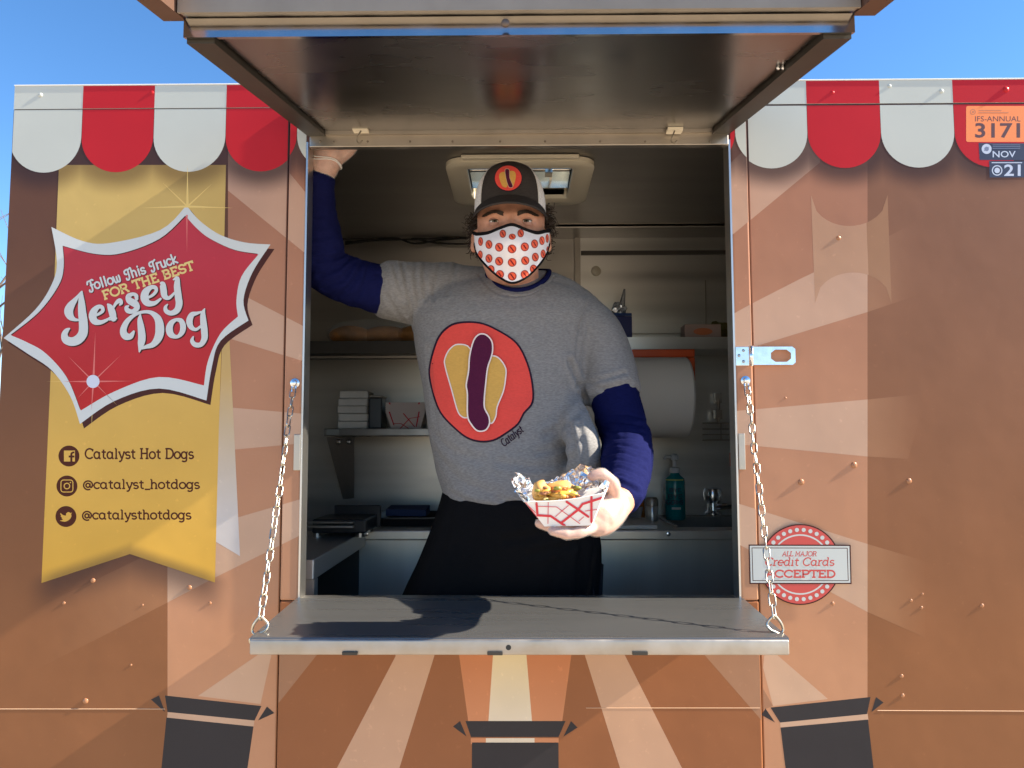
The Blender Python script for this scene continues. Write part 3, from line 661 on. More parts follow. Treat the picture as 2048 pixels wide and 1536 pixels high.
# credit card sign
pr = Print(); pr.ell(1600.5, 1129, 81, 81, 0, 56)
cs = pr.make('card_sign', w_dark, wall_fn(-FRM), base=.0026, parent=truck, label='round red and white sign reading all major credit cards accepted')
pr = Print(); pr.ell(1600.5, 1129, 78.5, None, 0, 56); pr.stroke(arc(1600.5, 1129, 59, 59, 0, 353, 50), 3, 1, closed=True)
for k in range(32):
    a = 2 * math.pi * (k + .5) / 32; x, y = 1600.5 + 69.5 * math.cos(a), 1129 + 69.5 * math.sin(a)
    if abs(y - 1128) > 41: pr.layer = 6; pr.ell(x, y, 4.2, None, 1, 12)
pr.make('sign_disc', [w_cardred, w_plate], wall_fn(-FRM), base=.0032, parent=cs)
pr = Print(); pr.poly([(1497, 1089), (1701, 1089.5), (1703, 1168), (1499, 1168)], 0); pr.poly([(1499.5, 1091.5), (1698.5, 1092), (1700.5, 1165.5), (1501.5, 1165.5)], 1); pr.poly([(1503, 1095), (1695, 1095.5), (1697, 1162), (1505, 1162)], 0); pr.poly([(1504.5, 1096.5), (1693.5, 1097), (1695.5, 1160.5), (1506.5, 1160.5)], 1)
pr.make('sign_plate', [w_dark, w_plate], wall_fn(-FRM), base=.0068, step=.0002, parent=cs)
pr = Print(); write(pr, 'ALL MAJOR', 1564, 1112, 1633, 1112, 9, 1.5, shear=.15)
write(pr, 'Credit Cards', 1529, 1131, 1668, 1131, 15.5, 2.3, shear=.18); write(pr, 'ACCEPTED', 1531, 1154, 1671, 1154.5, 13.5, 3.3)
pr.make('lettering', w_cardred, wall_fn(-FRM), base=.0088, step=.00001, parent=cs)

# stickers
def rrect(x0, y0, x1, y1, r): return arc(x1 - r, y0 + r, r, r, -90, 0, 4) + arc(x1 - r, y1 - r, r, r, 0, 90, 4) + arc(x0 + r, y1 - r, r, r, 90, 180, 4) + arc(x0 + r, y0 + r, r, r, 180, 270, 4)
s1 = Print().poly(rrect(1932, 212, 2086, 284, 4)).make('permit_sticker', w_orange, wall_fn(), base=.0044, parent=truck, label='orange permit sticker reading IFS-ANNUAL 3171')
font_text('lettering', 'IFS-ANNUAL', 1950, 243, 10.5, 91, 0, .005, w_ink, s1)
t_ = font_text('lettering', '3171', 1950, 276, 30, 90, 0, .005, w_ink, s1, .022)
pr = Print(); pr.stroke(arc(1945.5, 224, 5, 5, 0, 350, 14), 1.4, 0, closed=True); pr.ell(1946, 224, 2)
for y_, w_ in ((221, 46), (225.5, 60)): pr.stroke([(1957, y_), (1957 + w_, y_)], 1.4, 0, capr=False)
pr.make('fine_print', w_ink2, wall_fn(), base=.005, parent=s1)
s2 = Print().poly([(1957, 286), (2090, 287), (2090, 321), (1959, 320)]).make('permit_sticker', w_navy, wall_fn(), base=.0048, parent=truck, label='navy sticker reading NOV')
font_text('lettering', 'NOV', 1985, 315, 13, 46, 0, .0056, w_pale, s2, .012)
pr = Print(); pr.ell(1973, 298, 10); pr.make('seal', w_pale, wall_fn(), base=.0054, parent=s2)
pr = Print(); pr.ell(1973, 298, 4.5); pr.stroke([(1968, 302), (1978, 294)], 1.2)
for y_ in (290, 293.5, 297): pr.stroke([(1985, y_), (2040, y_)], 1.1, 0, capr=False)
pr.make('fine_print', w_ink3, wall_fn(), base=.006, parent=s2)
s3 = Print().poly([(1978, 322), (2092, 322), (2092, 355), (1979, 355)]).make('permit_sticker', w_navy, wall_fn(), base=.0052, parent=truck, label='navy sticker reading 21')
t_ = font_text('lettering', '21', 2008, 352, 23, 33, 0, .006, w_pale, s3, .022)
pr = Print(); pr.stroke(arc(1994, 341, 9.5, 9.5, 0, 350, 18), 2.2, 0, closed=True); pr.ell(1994, 341, 5.5)
pr.make('seal', w_pale, wall_fn(), base=.0058, parent=s3)
pr = Print(); pr.stroke([(1983, 325.5), (2044, 325.5)], 1.8, 0, capr=False); pr.make('fine_print', w_pale, wall_fn(), base=.0058, parent=s3)

# horizontal panel joints low down, rivets
part('panel_joint', MB().tube([P(0, 1418, 0), P(330, 1418, 0)], .0007, 6), frame_edge)
part('panel_joint', MB().tube([P(1172, 1416, -FRM), P(1520, 1416, -FRM)], .0006, 6), frame_edge)
part('panel_joint', MB().tube([P(1755, 1421, 0), P(2200, 1423, 0)], .0007, 6), frame_edge)
rvm = {'white': w_white, 'red': w_red, 'tan': mat('rivet_tan', wc(172, 116, 84), .3)}
protos = {}
def rivet(px, py, r, m, Y=0.0):
    q = P(px, py, Y); r *= .78
    key = (r, m)
    if key not in protos:
        R_ = r * 1.06e-3
        mbr = MB().lathe([(R_ * .05, -R_ * .45), (R_ * .45, -R_ * .4), (R_ * .8, -R_ * .25), (R_, -R_ * .1), (R_ * 1.02, .001)], (q.x, q.y, q.z), 14, 'Y')
        protos[key] = part('rivet', mbr, rvm[m], smooth=True)
        protos[key + ('c',)] = (WL[protos[key].name] - q).copy()
    else: copy_to(protos[key], 'rivet', q + protos[key + ('c',)], truck)
for x, y, r, m in [(81, 190, 6, 'white'), (304, 185, 5, 'red'), (186, 1161, 6, 'tan'), (379, 1175, 6, 'tan'), (128, 1206, 4, 'tan'), (420, 1206, 4, 'tan'), (171, 1402, 7, 'tan'), (285, 1210, 3, 'tan'), (262, 1330, 3, 'tan'), (533, 1157, 6, 'tan'),
                   (1665, 185, 5, 'red'), (1779, 172, 5, 'white'), (1883, 182, 6, 'white'), (2012, 179, 8, 'red'), (1677, 476, 6, 'tan'), (1602, 964, 8, 'tan'), (1708, 930, 8, 'tan'), (1818, 962, 7, 'tan'), (1665, 1207, 5, 'tan'), (1822, 1201, 4, 'tan'), (1843, 1215, 4, 'tan'), (1845, 1188, 3, 'tan'), (1964, 1211, 5, 'tan'), (1803, 1352, 5, 'tan'), (1805, 1391, 5, 'tan'), (1571, 796, 3, 'tan')]:
    rivet(x, y, r, m, -.0008 if y < 215 else 0)

# ---------------------------------------------------------------- awning (hinged hatch held up over the window)
YA = -.63; yh = -.012
hl, hr = P(620, 268, yh), P(1458, 266, yh); fl, frr = P(367, 69, YA), P(1707, 69, YA)
zh, zf = (hl.z + hr.z) / 2, (fl.z + frr.z) / 2; ax0, ax1 = (hl.x + fl.x) / 2, (hr.x + frr.x) / 2
def aw(u, v, w=0.0):                         # u across 0..1, v hinge->front 0..1, w above the underside
    return Vector((ax0 + (ax1 - ax0) * u, yh + (YA - yh) * v, zh + (zf - zh) * v + w))
def slab(u0, u1, v0, v1, w0, w1): return [aw(u0, v0, w0), aw(u1, v0, w0), aw(u1, v1, w0), aw(u0, v1, w0), aw(u0, v0, w1), aw(u1, v0, w1), aw(u1, v1, w1), aw(u0, v1, w1)]
awn = part('awning', MB().hexa(slab(.045, .955, .035, .992, .004, .008)), steel_awn, label='stainless steel awning hatch propped open over the window')
rim_m = mat('awning_rim', (.060, .055, .048), .45, .6, var=.1, vscale=15)
for u0_, u1_ in ((0, .042), (.958, 1)): build('awning_rim', MB().hexa(slab(u0_, u1_, 0, .985, -.006, .03)), rim_m, awn)
build('awning_rim', MB().hexa(slab(.0425, .9575, 0, .034, -.004, .03)), steel_dull, awn)
hF = pxm(YA) * 40
build('awning_front_channel', MB().hexa(slab(-.001, 1.001, .986, 1.0, -.0005, hF)), mat('channel_steel', (.52, .51, .50), .16, 1.0, var=.06, rvar=.05, vscale=25), awn)
build('awning_flange', MB().hexa(slab(.0, 1.0, .8, 1.027, hF + .002, hF + .008)), steel_dull, awn)
build('awning_lip', MB().hexa(slab(-.0, 1.0, 1.028, 1.036, hF + .0, hF + .05)), mat('lip_steel', (.30, .255, .205), .5, .3, var=.08, vscale=20), awn)
build('awning_skin', MB().hexa(slab(-.035, 1.035, .0, 1.05, hF + .052, hF + .056)), w_low, awn)
for u0_, u1_ in ((-.036, -.002), (1.002, 1.036)): build('awning_skin_edge', MB().hexa(slab(u0_, u1_, .985, 1.12, hF - .0, hF + .05)), mat('awning_edge_brown', (.10, .05, .032), .5) if 'awning_edge_brown' not in bpy.data.materials else bpy.data.materials['awning_edge_brown'], awn)
build('bolt', MB().lathe([(.001, -.004), (.005, -.0035), (.006, 0)], P(1011, 47, YA - .0165), 12, 'Y'), mat('rusty_bolt', (.16, .12, .10), .6, .6), awn, smooth=True)
hz = MB().box(P(620, 280, -.02).x, P(1456, 280, -.02).x, -.024, -.007, P(1040, 293, -.02).z, P(1040, 269, -.02).z, 0, .0015)
hs = part('hinge_strip', hz, steel_dull)
for x in (640, 668, 735, 820, 905, 1000, 1090, 1200, 1290, 1420):
    q = P(x, 283, -.0245); build('screw', MB().lathe([(.0005, -.0012), (.002, -.001), (.0026, 0)], q, 8, 'Y'), mat('screw_dark', (.22, .19, .16), .5, .8) if 'screw_dark' not in bpy.data.materials else bpy.data.materials['screw_dark'], hs, smooth=True)
for x, y in ((722, 262), (1349, 262)):
    q = P(x, y, -.04)
    hk = build('awning_hook', MB().hexa([q + Vector(v) for v in ((-.016, -.012, -.002), (.016, -.012, -.002), (.016, .012, -.002), (-.016, .012, -.002), (-.016, -.012, .004), (.016, -.012, .004), (.016, .012, .004), (-.016, .012, .004))]), plastic_cream, awn)
    q2 = P(x, y, -.052)
    build('hook_wire', MB().tube(spline([(q2.x, q2.y, q2.z), (q2.x - .004, q2.y - .004, q2.z - .010), (q2.x - .008, q2.y - .002, q2.z - .022), (q2.x - .002, q2.y - .004, q2.z - .028), (q2.x + .004, q2.y - .004, q2.z - .022)], 4), .0016, 6), mat('hook_steel', (.3, .27, .22), .4, 1.0) if 'hook_steel' not in bpy.data.materials else bpy.data.materials['hook_steel'], awn, smooth=True) if False else None
    part('hook_wire', MB().tube(spline([(q2.x, q2.y, q2.z), (q2.x - .004, q2.y - .004, q2.z - .010), (q2.x - .008, q2.y - .002, q2.z - .022), (q2.x - .002, q2.y - .004, q2.z - .028), (q2.x + .004, q2.y - .004, q2.z - .022)], 4), .0016, 6), bpy.data.materials.get('hook_steel') or mat('hook_steel', (.3, .27, .22), .4, 1.0), smooth=True)
for x, y in ((1556, 127), (1566, 135), (1593, 127), (1603, 122)):
    q = P(x, y, -.47); q.z = aw(0, (q.y - yh) / (YA - yh)).z
    part('bolt', MB().lathe([(.0005, -.003), (.003, -.002), (.0036, .004)], q, 10, 'Z'), zinc, smooth=True)

# ---------------------------------------------------------------- serving shelf
YS = -.295
sl_, sr_ = P(500, 1276, YS).x, P(1578, 1274, YS).x; bl_, br_ = P(594, 1195, -.008).x, P(1486, 1195, -.008).x
zb, zfr = P(1040, 1196, -.008).z, P(1040, 1275, YS).z; hl_ = pxm(YS) * 33
SX = (sl_ + bl_) / 2, (sr_ + br_) / 2
m8 = bmesh.new()
def shelf_pt(u, v, w): return Vector((sl_ * v + bl_ * (1 - v) + ((sr_ - sl_) * v + (br_ - bl_) * (1 - v)) * u, -.008 + (YS + .008) * v, zb + (zfr - zb) * v + w))
mbs = MB().hexa([shelf_pt(0, 0, -.012), shelf_pt(1, 0, -.012), shelf_pt(1, 1, -.012), shelf_pt(0, 1, -.012), shelf_pt(0, 0, 0), shelf_pt(1, 0, 0), shelf_pt(1, 1, 0), shelf_pt(0, 1, 0)])
bm_ = bmesh.new()
for v in mbs.v: bm_.verts.new(v)
bm_.verts.ensure_lookup_table()
for f in mbs.f: bm_.faces.new([bm_.verts[i] for i in f])
ed = [e for e in bm_.edges if all(abs(v.co.y - YS) < 1e-5 for v in e.verts) and all(v.co.z > zfr - .001 for v in e.verts)]
bmesh.ops.bevel(bm_, geom=ed, offset=.004, segments=3, profile=.5, affect='EDGES')
shelf = part('serving_shelf', MB().bm(bm_), steel_shelf, label='fold-down stainless serving shelf hung on two chains', smooth=30)
lipm = mat('shelf_lip_steel', (.40, .37, .335), .42, .75, var=.14, vscale=22, rvar=.12, bump=.1, bscale=60)
build('shelf_lip', MB().box(sl_ + .0005, sr_ - .0005, YS - .0035, YS + .006, zfr - hl_, zfr - .003, 0, .003, 3), lipm, shelf, smooth=30)
for s in (sl_, sr_):
    build('shelf_side', MB().hexa([Vector((s + (.002 if s < 0 else -.002), YS + .01, zfr - hl_)), Vector((s + (.006 if s < 0 else -.006), YS + .01, zfr - hl_)), Vector(((bl_ if s < 0 else br_) + (.006 if s < 0 else -.006), -.012, zb - hl_)), Vector(((bl_ if s < 0 else br_) + (.002 if s < 0 else -.002), -.012, zb - hl_)),
        Vector((s + (.002 if s < 0 else -.002), YS + .01, zfr - .013)), Vector((s + (.006 if s < 0 else -.006), YS + .01, zfr - .013)), Vector(((bl_ if s < 0 else br_) + (.006 if s < 0 else -.006), -.012, zb - .013)), Vector(((bl_ if s < 0 else br_) + (.002 if s < 0 else -.002), -.012, zb - .013))]), steel_dull, shelf)
build('bolt_hole', MB().lathe([(.0046, -.0002), (.0046, .004)], P(1017, 1295, YS - .0036), 14, 'Y'), dark_gap, shelf)
for x in (700, 990, 1280):
    q = P(x, 1306, YS - .003); build('lip_tab', MB().box(q.x - .013, q.x + .013, q.y - .004, q.y + .008, q.z - .003, q.z + .003, 0, .001), rim_m, shelf)

# hasp on the right of the frame
qa, qb = P(1472, 693, -.012), P(1500, 731, -.012)
hasp = part('hasp', MB().box(qa.x, qb.x, -.0095, -FRM, qb.z, qa.z, 0, .001), zinc, label='zinc plated hasp beside the window')
build('hinge_barrel', MB().tube([Vector((qb.x + .004, -.012, qb.z - .001)), Vector((qb.x + .004, -.012, qa.z + .001))], .0042, 10), zinc, hasp, smooth=True)
x2 = P(1590, 712, -.012).x
o_ = [(x, z) for x, z in [(qb.x + .004, qb.z + .001), (x2 - .006, qb.z + .001), (x2, qb.z + .006), (x2, qa.z - .006), (x2 - .006, qa.z - .001), (qb.x + .004, qa.z - .001)]]
zc = (qa.z + qb.z) / 2; hx0, hx1 = P(1541, 712, -.012).x, P(1581, 712, -.012).x
hole = [(hx0, zc - .006), (hx0, zc + .006), (hx0 + .009, zc + .013), (hx1 - .009, zc + .013), (hx1, zc + .006), (hx1, zc - .006), (hx1 - .009, zc - .013), (hx0 + .009, zc - .013)]
tr = tessellate_polygon([[Vector((*p, 0)) for p in o_], [Vector((*p, 0)) for p in hole]]); al = o_ + hole
mbh = MB(); n_ = len(al)
mbh.add([(p[0], -.015, p[1]) for p in al] + [(p[0], -.012, p[1]) for p in al], [tuple(t) for t in tr] + [tuple(i + n_ for i in t) for t in tr] + [(i, (i + 1) % 6, (i + 1) % 6 + n_, i + n_) for i in range(6)] + [(6 + i, 6 + (i + 1) % 8, 6 + (i + 1) % 8 + n_, 6 + i + n_) for i in range(8)])
build('hasp_strap', mbh, zinc, hasp)
for x, y in ((1478, 711), (1487, 701), (1487, 723)):
    build('screw', MB().lathe([(.0006, -.0014), (.0028, -.001), (.0034, 0)], P(x, y, -.0095), 10, 'Y'), mat('screw_blue', (.35, .38, .42), .3, 1.0) if 'screw_blue' not in bpy.data.materials else bpy.data.materials['screw_blue'], hasp, smooth=True)

# ---------------------------------------------------------------- support chains: every link an object
lk = MB(); LL, LW, LR = .0255, .0108, .00145
pth = [(LW / 2 * math.cos(R(a)), 0, (LL - LW) / 2 + LW / 2 * math.sin(R(a))) for a in range(0, 181, 30)] + [(LW / 2 * math.cos(R(a)), 0, -(LL - LW) / 2 + LW / 2 * math.sin(R(a))) for a in range(180, 361, 30)]
chain_m = mat('chain_zinc', (.58, .53, .44), .30, 1.0, var=.12, vscale=90)
lk.tube(pth, LR, 8, closed=True)
def chain(a, b, label):
    a, b = Vector(a), Vector(b); d = b - a; n = max(2, round(d.length / (LL - 2.1 * LR))); u = d.normalized()
    root = empty('support_chain', b, label, 'chain', 'chains holding up the serving shelf')
    first = None
    for i in range(n):
        t = (i + .5) / n; p = a + d * t + Vector((0, 0, -.006 * math.sin(math.pi * t))) + Vector((random.uniform(-1, 1) * .0006, 0, 0))
        q = u.to_track_quat('Z', 'Y') @ Matrix.Rotation(R(20 + 90 * (i % 2) + random.uniform(-22, 22)), 3, 'Z').to_quaternion()
        if first is None and 'chain_link' not in bpy.data.meshes:
            first = build('chain_link', lk, chain_m, root, smooth=True); me = first.data; me.transform(Matrix.Translation(Vector((0, 0, -LL / 2))))
            first.location = p - b; first.rotation_mode = 'QUATERNION'; first.rotation_quaternion = q
        else:
            o = bpy.data.objects.new('chain_link', bpy.data.meshes['chain_link']); C.objects.link(o); o.parent = root; o.location = p - b; o.rotation_mode = 'QUATERNION'; o.rotation_quaternion = q
    build('eye_bolt', MB().lathe([(.001, -.013), (.005, -.012), (.0062, -.007), (.0062, -.004), (.010, -.003), (.0105, 0)], (a.x, -FRM, a.z + .011), 18, 'Y').tube([(a.x - .004, -.014, a.z + .004), (a.x - .004, -.016, a.z - .008), (a.x + .004, -.016, a.z - .008), (a.x + .004, -.014, a.z + .004)], .0016, 8), zinc, root, smooth=35)
    c = b; sg = 1 if b.x > 0 else -1
    hk = [(c.x, c.y, c.z + .004), (c.x + .013, c.y, c.z - .010), (c.x + .010, c.y - .004, c.z - .020), (c.x - .004, c.y - .004, c.z - .027), (c.x - .016, c.y - .002, c.z - .036), (c.x - .016, c.y - .001, c.z - .042), (c.x - .006, c.y, c.z - .046)]
    hk2 = [(c.x, c.y, c.z + .004), (c.x - .011, c.y + .001, c.z - .010), (c.x - .015, c.y + .002, c.z - .022), (c.x - .010, c.y, c.z - .028)]
    if sg > 0: hk = [(2 * c.x - x, y, z) for x, y, z in hk]; hk2 = [(2 * c.x - x, y, z) for x, y, z in hk2]
    build('s_hook', MB().tube(spline(hk, 5), .0024, 10).tube(spline(hk2, 5), .0024, 10), chain_m, root, smooth=True)
chain(P(587, 776, -.018), P(521, 1236, YS + .035), 'zinc chain down to the left corner of the serving shelf')
chain(P(1494, 771, -.018), P(1549, 1234, YS + .035), 'zinc chain down to the right corner of the serving shelf')
# ================================================================ inside of the truck
IX0, IX1 = XIL, XR - .06
part('interior_floor', MB().box(IX0, IX1, TH + .02, YB, ZFLOOR - .02, ZFLOOR), mat('checker_floor', (.40, .37, .33), .5, .4))
# ceiling with the roof vent opening
va_, vb_ = PZ(888, 322, ZCEIL - .012), PZ(1176, 408, ZCEIL - .012)
vx0, vx1 = va_.x + .055, PZ(1192, 322, ZCEIL - .012).x - .055
VY0, VY1 = va_.y + .055, vb_.y - .055
ce = MB()
ce.box(IX0, vx0, TH + .021, YB, ZCEIL, ZCEIL + .02).box(vx1, IX1, TH + .021, YB, ZCEIL, ZCEIL + .02).box(vx0, vx1, TH + .021, VY0, ZCEIL, ZCEIL + .02).box(vx0, vx1, VY1, YB, ZCEIL, ZCEIL + .02)
ceil_m = mat('ceiling_panel', (.30, .285, .265), .38, .8, var=.08, vscale=2, stretch=(1, 6, 1))
part('interior_ceiling', ce, ceil_m)
part('roof', MB().box(XL + .003, vx0, TH + .021, 1.25, ZCEIL + .0205, ZCEIL + .026).box(vx1, XR - .003, TH + .021, 1.25, ZCEIL + .0205, ZCEIL + .026).box(vx0, vx1, TH + .021, VY0, ZCEIL + .0205, ZCEIL + .026).box(vx0, vx1, VY1, 1.25, ZCEIL + .0205, ZCEIL + .026), w_white)
part('interior_wall', MB().box(IX0, .2, YB, YB + .02, ZFLOOR, ZCEIL), mat('interior_steel_shaded', (.52, .49, .45), .34, .9, var=.14, rvar=.06, vscale=3, stretch=(.03, .03, 4)))  # left half: darker copy of the interior steel, shade put into its colour
seamx = P(1155, 480, YB - .004).x
part('interior_wall', MB().box(.2005, IX1, YB, YB + .02, ZFLOOR, ZCEIL), steel_in)
part('interior_wall', MB().box(IX0 - .02, IX0, TH + .021, YB, ZFLOOR, ZCEIL), steel_in)
part('interior_wall', MB().box(IX1, IX1 + .02, TH + .021, YB, ZFLOOR, ZCEIL), steel_in)
part('inner_front_wall', MB().box(IX0, OL - .03, TH + .0065, TH + .02, ZFLOOR, ZCEIL).box(OR + .03, IX1, TH + .0065, TH + .02, ZFLOOR, ZCEIL).box(OL - .03, OR + .03, TH + .0065, TH + .02, ZFLOOR, ZS - .02).box(OL - .03, OR + .03, TH + .0065, TH + .02, ZT + .01, ZCEIL), steel_in)
# hatch panel fitted in the back wall, right half
def B(x0, y0, x1, y1, Y0, Y1, mi=0): # box whose front face covers photo pixels at Y0
    a, b = P(x0, y1, Y0), P(x1, y0, Y0); return (a.x, b.x, Y0, Y1, a.z, b.z)
hp = part('back_hatch', MB().box(*B(1156, 455, 1500, 668, YB - .012, YB - .0005), 0, .002), steel_in, label='steel hatch panel on the inside back wall')
build('hatch_frame', MB().box(*B(1150, 424, 1500, 442, YB - .02, YB - .002)).box(*B(1150, 447, 1500, 450, YB - .018, YB - .002)).box(*B(1150, 424, 1160, 575, YB - .016, YB - .013)), steel_dull, hp)
build('hatch_bar', MB().box(*B(1162, 500, 1500, 510, YB - .018, YB - .013)), mat('dark_bar', (.12, .11, .1), .5, .6), hp)
for x in (1240, 1335):
    build('bolt', MB().lathe([(.001, -.006), (.005, -.004), (.006, 0)], P(x, 470, YB - .0125), 10, 'Y'), steel_dull, hp, smooth=True)
build('vent_cap', MB().lathe([(.001, -.006), (.013, -.005), (.0175, -.002), (.018, .001)], P(1192, 542, YB - .013), 24, 'Y'), plastic_cream, hp, smooth=40)
part('ceiling_beam', MB().box(P(1110, 415, .9).x, IX1, .90, .94, P(1300, 428, .9).z, ZCEIL, 0, .004), steel_dull)
part('wall_ledge', MB().box(IX0, P(945, 470, YB - .03).x, YB - .03, YB - .001, P(800, 470, YB - .03).z, P(800, 461, YB - .03).z), steel_dull)
part('wall_ledge', MB().box(P(1105, 470, YB - .02).x, P(1148, 470, YB - .02).x, YB - .02, YB - .001, P(800, 470, YB - .03).z, P(800, 463, YB - .03).z), steel_dull)
for k, pts in enumerate([[(680, 478), (760, 474), (800, 470), (860, 484), (930, 488), (980, 480)], [(690, 484), (740, 480), (790, 476), (830, 487), (880, 480), (960, 474)], [(690, 488), (760, 480), (850, 478), (950, 470)]]):
    part('cable', MB().tube(spline([tuple(P(x, y, YB - .02 - .008 * k)) for x, y in pts], 5), .0035, 6), dark_gap, smooth=True)

# roof vent
vt = part('roof_vent', None, None) if False else empty('roof_vent', (0, .7, ZCEIL)); vt.parent = truck; vt.location = Vector((0, .7, ZCEIL)) - WL[truck.name]
def ceil_pt(px, py): return PZ(px, py, ZCEIL - .012)
ca, cb, cc, cd = ceil_pt(888, 322), ceil_pt(1192, 322), ceil_pt(1176, 408), ceil_pt(904, 408)
ya, yb2 = ca.y, cc.y; xa_, xb_ = ca.x, cb.x
ring = MB()
def rr3(x0, x1, y0, y1, r, z): return [Vector((x, y, z)) for x, y in arc(x1 - r, y0 + r, r, r, -90, 0, 5) + arc(x1 - r, y1 - r, r, r, 0, 90, 5) + arc(x0 + r, y1 - r, r, r, 90, 180, 5) + arc(x0 + r, y0 + r, r, r, 180, 270, 5)]
ix0, ix1, iy0, iy1 = xa_ + .055, xb_ - .055, ya + .055, yb2 - .055
ring.loft([rr3(xa_, xb_, ya, yb2, .05, ZCEIL - .002), rr3(xa_, xb_, ya, yb2, .05, ZCEIL - .014), rr3(xa_ + .008, xb_ - .008, ya + .008, yb2 - .008, .045, ZCEIL - .018), rr3(ix0 - .012, ix1 + .012, iy0 - .012, iy1 + .012, .02, ZCEIL - .018), rr3(ix0, ix1, iy0, iy1, .01, ZCEIL - .012), rr3(ix0, ix1, iy0, iy1, .01, ZCEIL + .02)], cap=False)
build('vent_frame', ring, plastic_cream, vt, smooth=40)
build('vent_rail', MB().box(ix0 - .01, ix1 + .01, ya - .018, ya - .003, ZCEIL - .012, ZCEIL - .002, 0, .002), plastic_cream, vt)
shiny = mat('vent_metal', (.8, .76, .68), .2, 1.0, var=.1, vscale=20)
build('vent_crank', MB().tube([(ix0, (iy0 + iy1) / 2, ZCEIL + .03), (ix1, (iy0 + iy1) / 2, ZCEIL + .03)], .006, 10).tube([(ix1 - .06, iy0, ZCEIL + .035), (ix1 - .05, iy1, ZCEIL + .035)], .005, 8).box(ix0, ix1, iy1 - .03, iy1 - .005, ZCEIL + .01, ZCEIL + .03).box(ix1 - .07, ix1 - .05, (iy0 + iy1) / 2 - .02, (iy0 + iy1) / 2 + .02, ZCEIL + .015, ZCEIL + .04), shiny, vt, smooth=40)
build('vent_well', MB().box(ix0 - .003, ix0, iy0, iy1, ZCEIL + .021, ZCEIL + .1).box(ix1, ix1 + .003, iy0, iy1, ZCEIL + .021, ZCEIL + .1).box(ix0, ix1, iy1, iy1 + .003, ZCEIL + .021, ZCEIL + .1).box(ix0, ix1, iy0 - .003, iy0, ZCEIL + .021, ZCEIL + .1), shiny, vt)
lid = mat('vent_lid', (.75, .72, .64), .4)
lx0, lx1 = vx0 - .03, vx1 + .03
build('vent_lid', MB().hexa([Vector(q) for q in ((lx0, VY0 - .03, ZCEIL + .105), (lx1, VY0 - .03, ZCEIL + .105), (lx1, VY1 + .03, ZCEIL + .24), (lx0, VY1 + .03, ZCEIL + .24), (lx0, VY0 - .033, ZCEIL + .115), (lx1, VY0 - .033, ZCEIL + .115), (lx1, VY1 + .027, ZCEIL + .25), (lx0, VY1 + .027, ZCEIL + .25))]), lid, vt)  # lid out of view, propped open to let sky light inside

# shelves
YU = .90
us = MB().box(IX0, P(1000, 690, YU).x, YU, YB - .002, P(700, 706, YU).z, P(700, 682, YU).z)
dshelf = mat('shaded_shelf', (.10, .10, .10), .45, .6)  # same shelf as the steel one on the right, darkened to carry its shade
part('wall_shelf', us, dshelf, label='shaded upper shelf left of the person')
part('wall_shelf_rail', MB().box(IX0, P(1000, 690, YU).x, YU + .05, YU + .055, P(700, 716, YU + .05).z, P(700, 712, YU + .05).z), steel_dull)
ur = MB().box(P(1150, 690, YU).x, IX1, YU, YB - .013, P(1400, 698, YU).z, P(1400, 690, YU).z).box(P(1150, 690, YU).x, IX1, YU - .002, YU + .004, P(1400, 697, YU).z, P(1400, 674, YU).z)
part('wall_shelf', ur, steel_in, label='steel upper shelf right of the person')
USZ = P(1400, 674, YU).z
YM = .84
ms = MB().box(P(648, 860, YM).x, P(1000, 860, YM).x, YM, YB - .002, P(700, 872, YM).z, P(700, 857, YM).z, 0, .002)
msh = part('wall_shelf', ms, mat('worn_shelf_steel', (.22, .21, .20), .35, .9, var=.4, vscale=9), label='narrow steel shelf with napkins and paper trays')
build('shelf_bracket', MB().hexa([P(653, 874, YM + .02), P(672, 876, YM + .02), P(692, 998, YB - .004), P(686, 998, YB - .004), P(653, 873.5, YM + .02), P(708, 873.5, YM + .05), P(708, 996, YB - .003), P(690, 997, YB - .003)]), mat('bracket_steel', (.40, .34, .29), .4, .4), msh)
for x in (678, 698): build('screw', MB().lathe([(.001, -.006), (.008, -.004), (.010, 0)], P(x, 884, YM + .015), 10, 'Y'), steel_dull, msh, smooth=True)
MSZ = P(700, 857, YM).z
build('price_label', MB().box(*B(653, 859, 678, 870, YM - .003, YM - .0003)), mat('grey_label', (.25, .27, .26), .6), msh)

# counters
ZC = CAM_H - .256; YC = .67
cm = mat('counter_steel', (.80, .73, .64), .32, .6, var=.12, rvar=.06, vscale=2.5, stretch=(3, .03, .03))  # vertical tone bands in the colour imitate reflections
xk = P(719, 1060, YC).x
ct = MB().box(xk, IX1, YC, YC + .012, ZFLOOR + .08, ZC - .03).box(xk, IX1, YC - .012, YC + .03, ZC - .029, ZC, 0, .004)
sx0, sx1, sy0, sy1 = P(1352, 1045, YC + .1).x, P(1352, 1045, YC + .1).x + .40, YC + .07, YC + .40
ct.box(xk, sx0, YC + .0305, YB - .001, ZC - .012, ZC).box(sx1, IX1, YC + .0305, YB - .001, ZC - .012, ZC).box(sx0, sx1, YC + .0305, sy0, ZC - .012, ZC).box(sx0, sx1, sy1, YB - .001, ZC - .012, ZC)
counter = part('counter', ct, cm, label='steel counter along the back wall with a sink')
build('sink_basin', MB().box(sx0, sx1, sy0, sy1, ZC - .18, ZC - .178).box(sx0, sx0 + .002, sy0, sy1, ZC - .178, ZC - .001).box(sx1 - .002, sx1, sy0, sy1, ZC - .178, ZC - .001).box(sx0, sx1, sy0, sy0 + .002, ZC - .178, ZC - .001).box(sx0, sx1, sy1 - .002, sy1, ZC - .178, ZC - .001).box(sx0 - .012, sx1 + .012, sy1, sy1 + .012, ZC, ZC + .006, 0, .002).box(sx0 - .012, sx0, sy0, sy1, ZC, ZC + .006, 0, .002), steel_dull, counter)
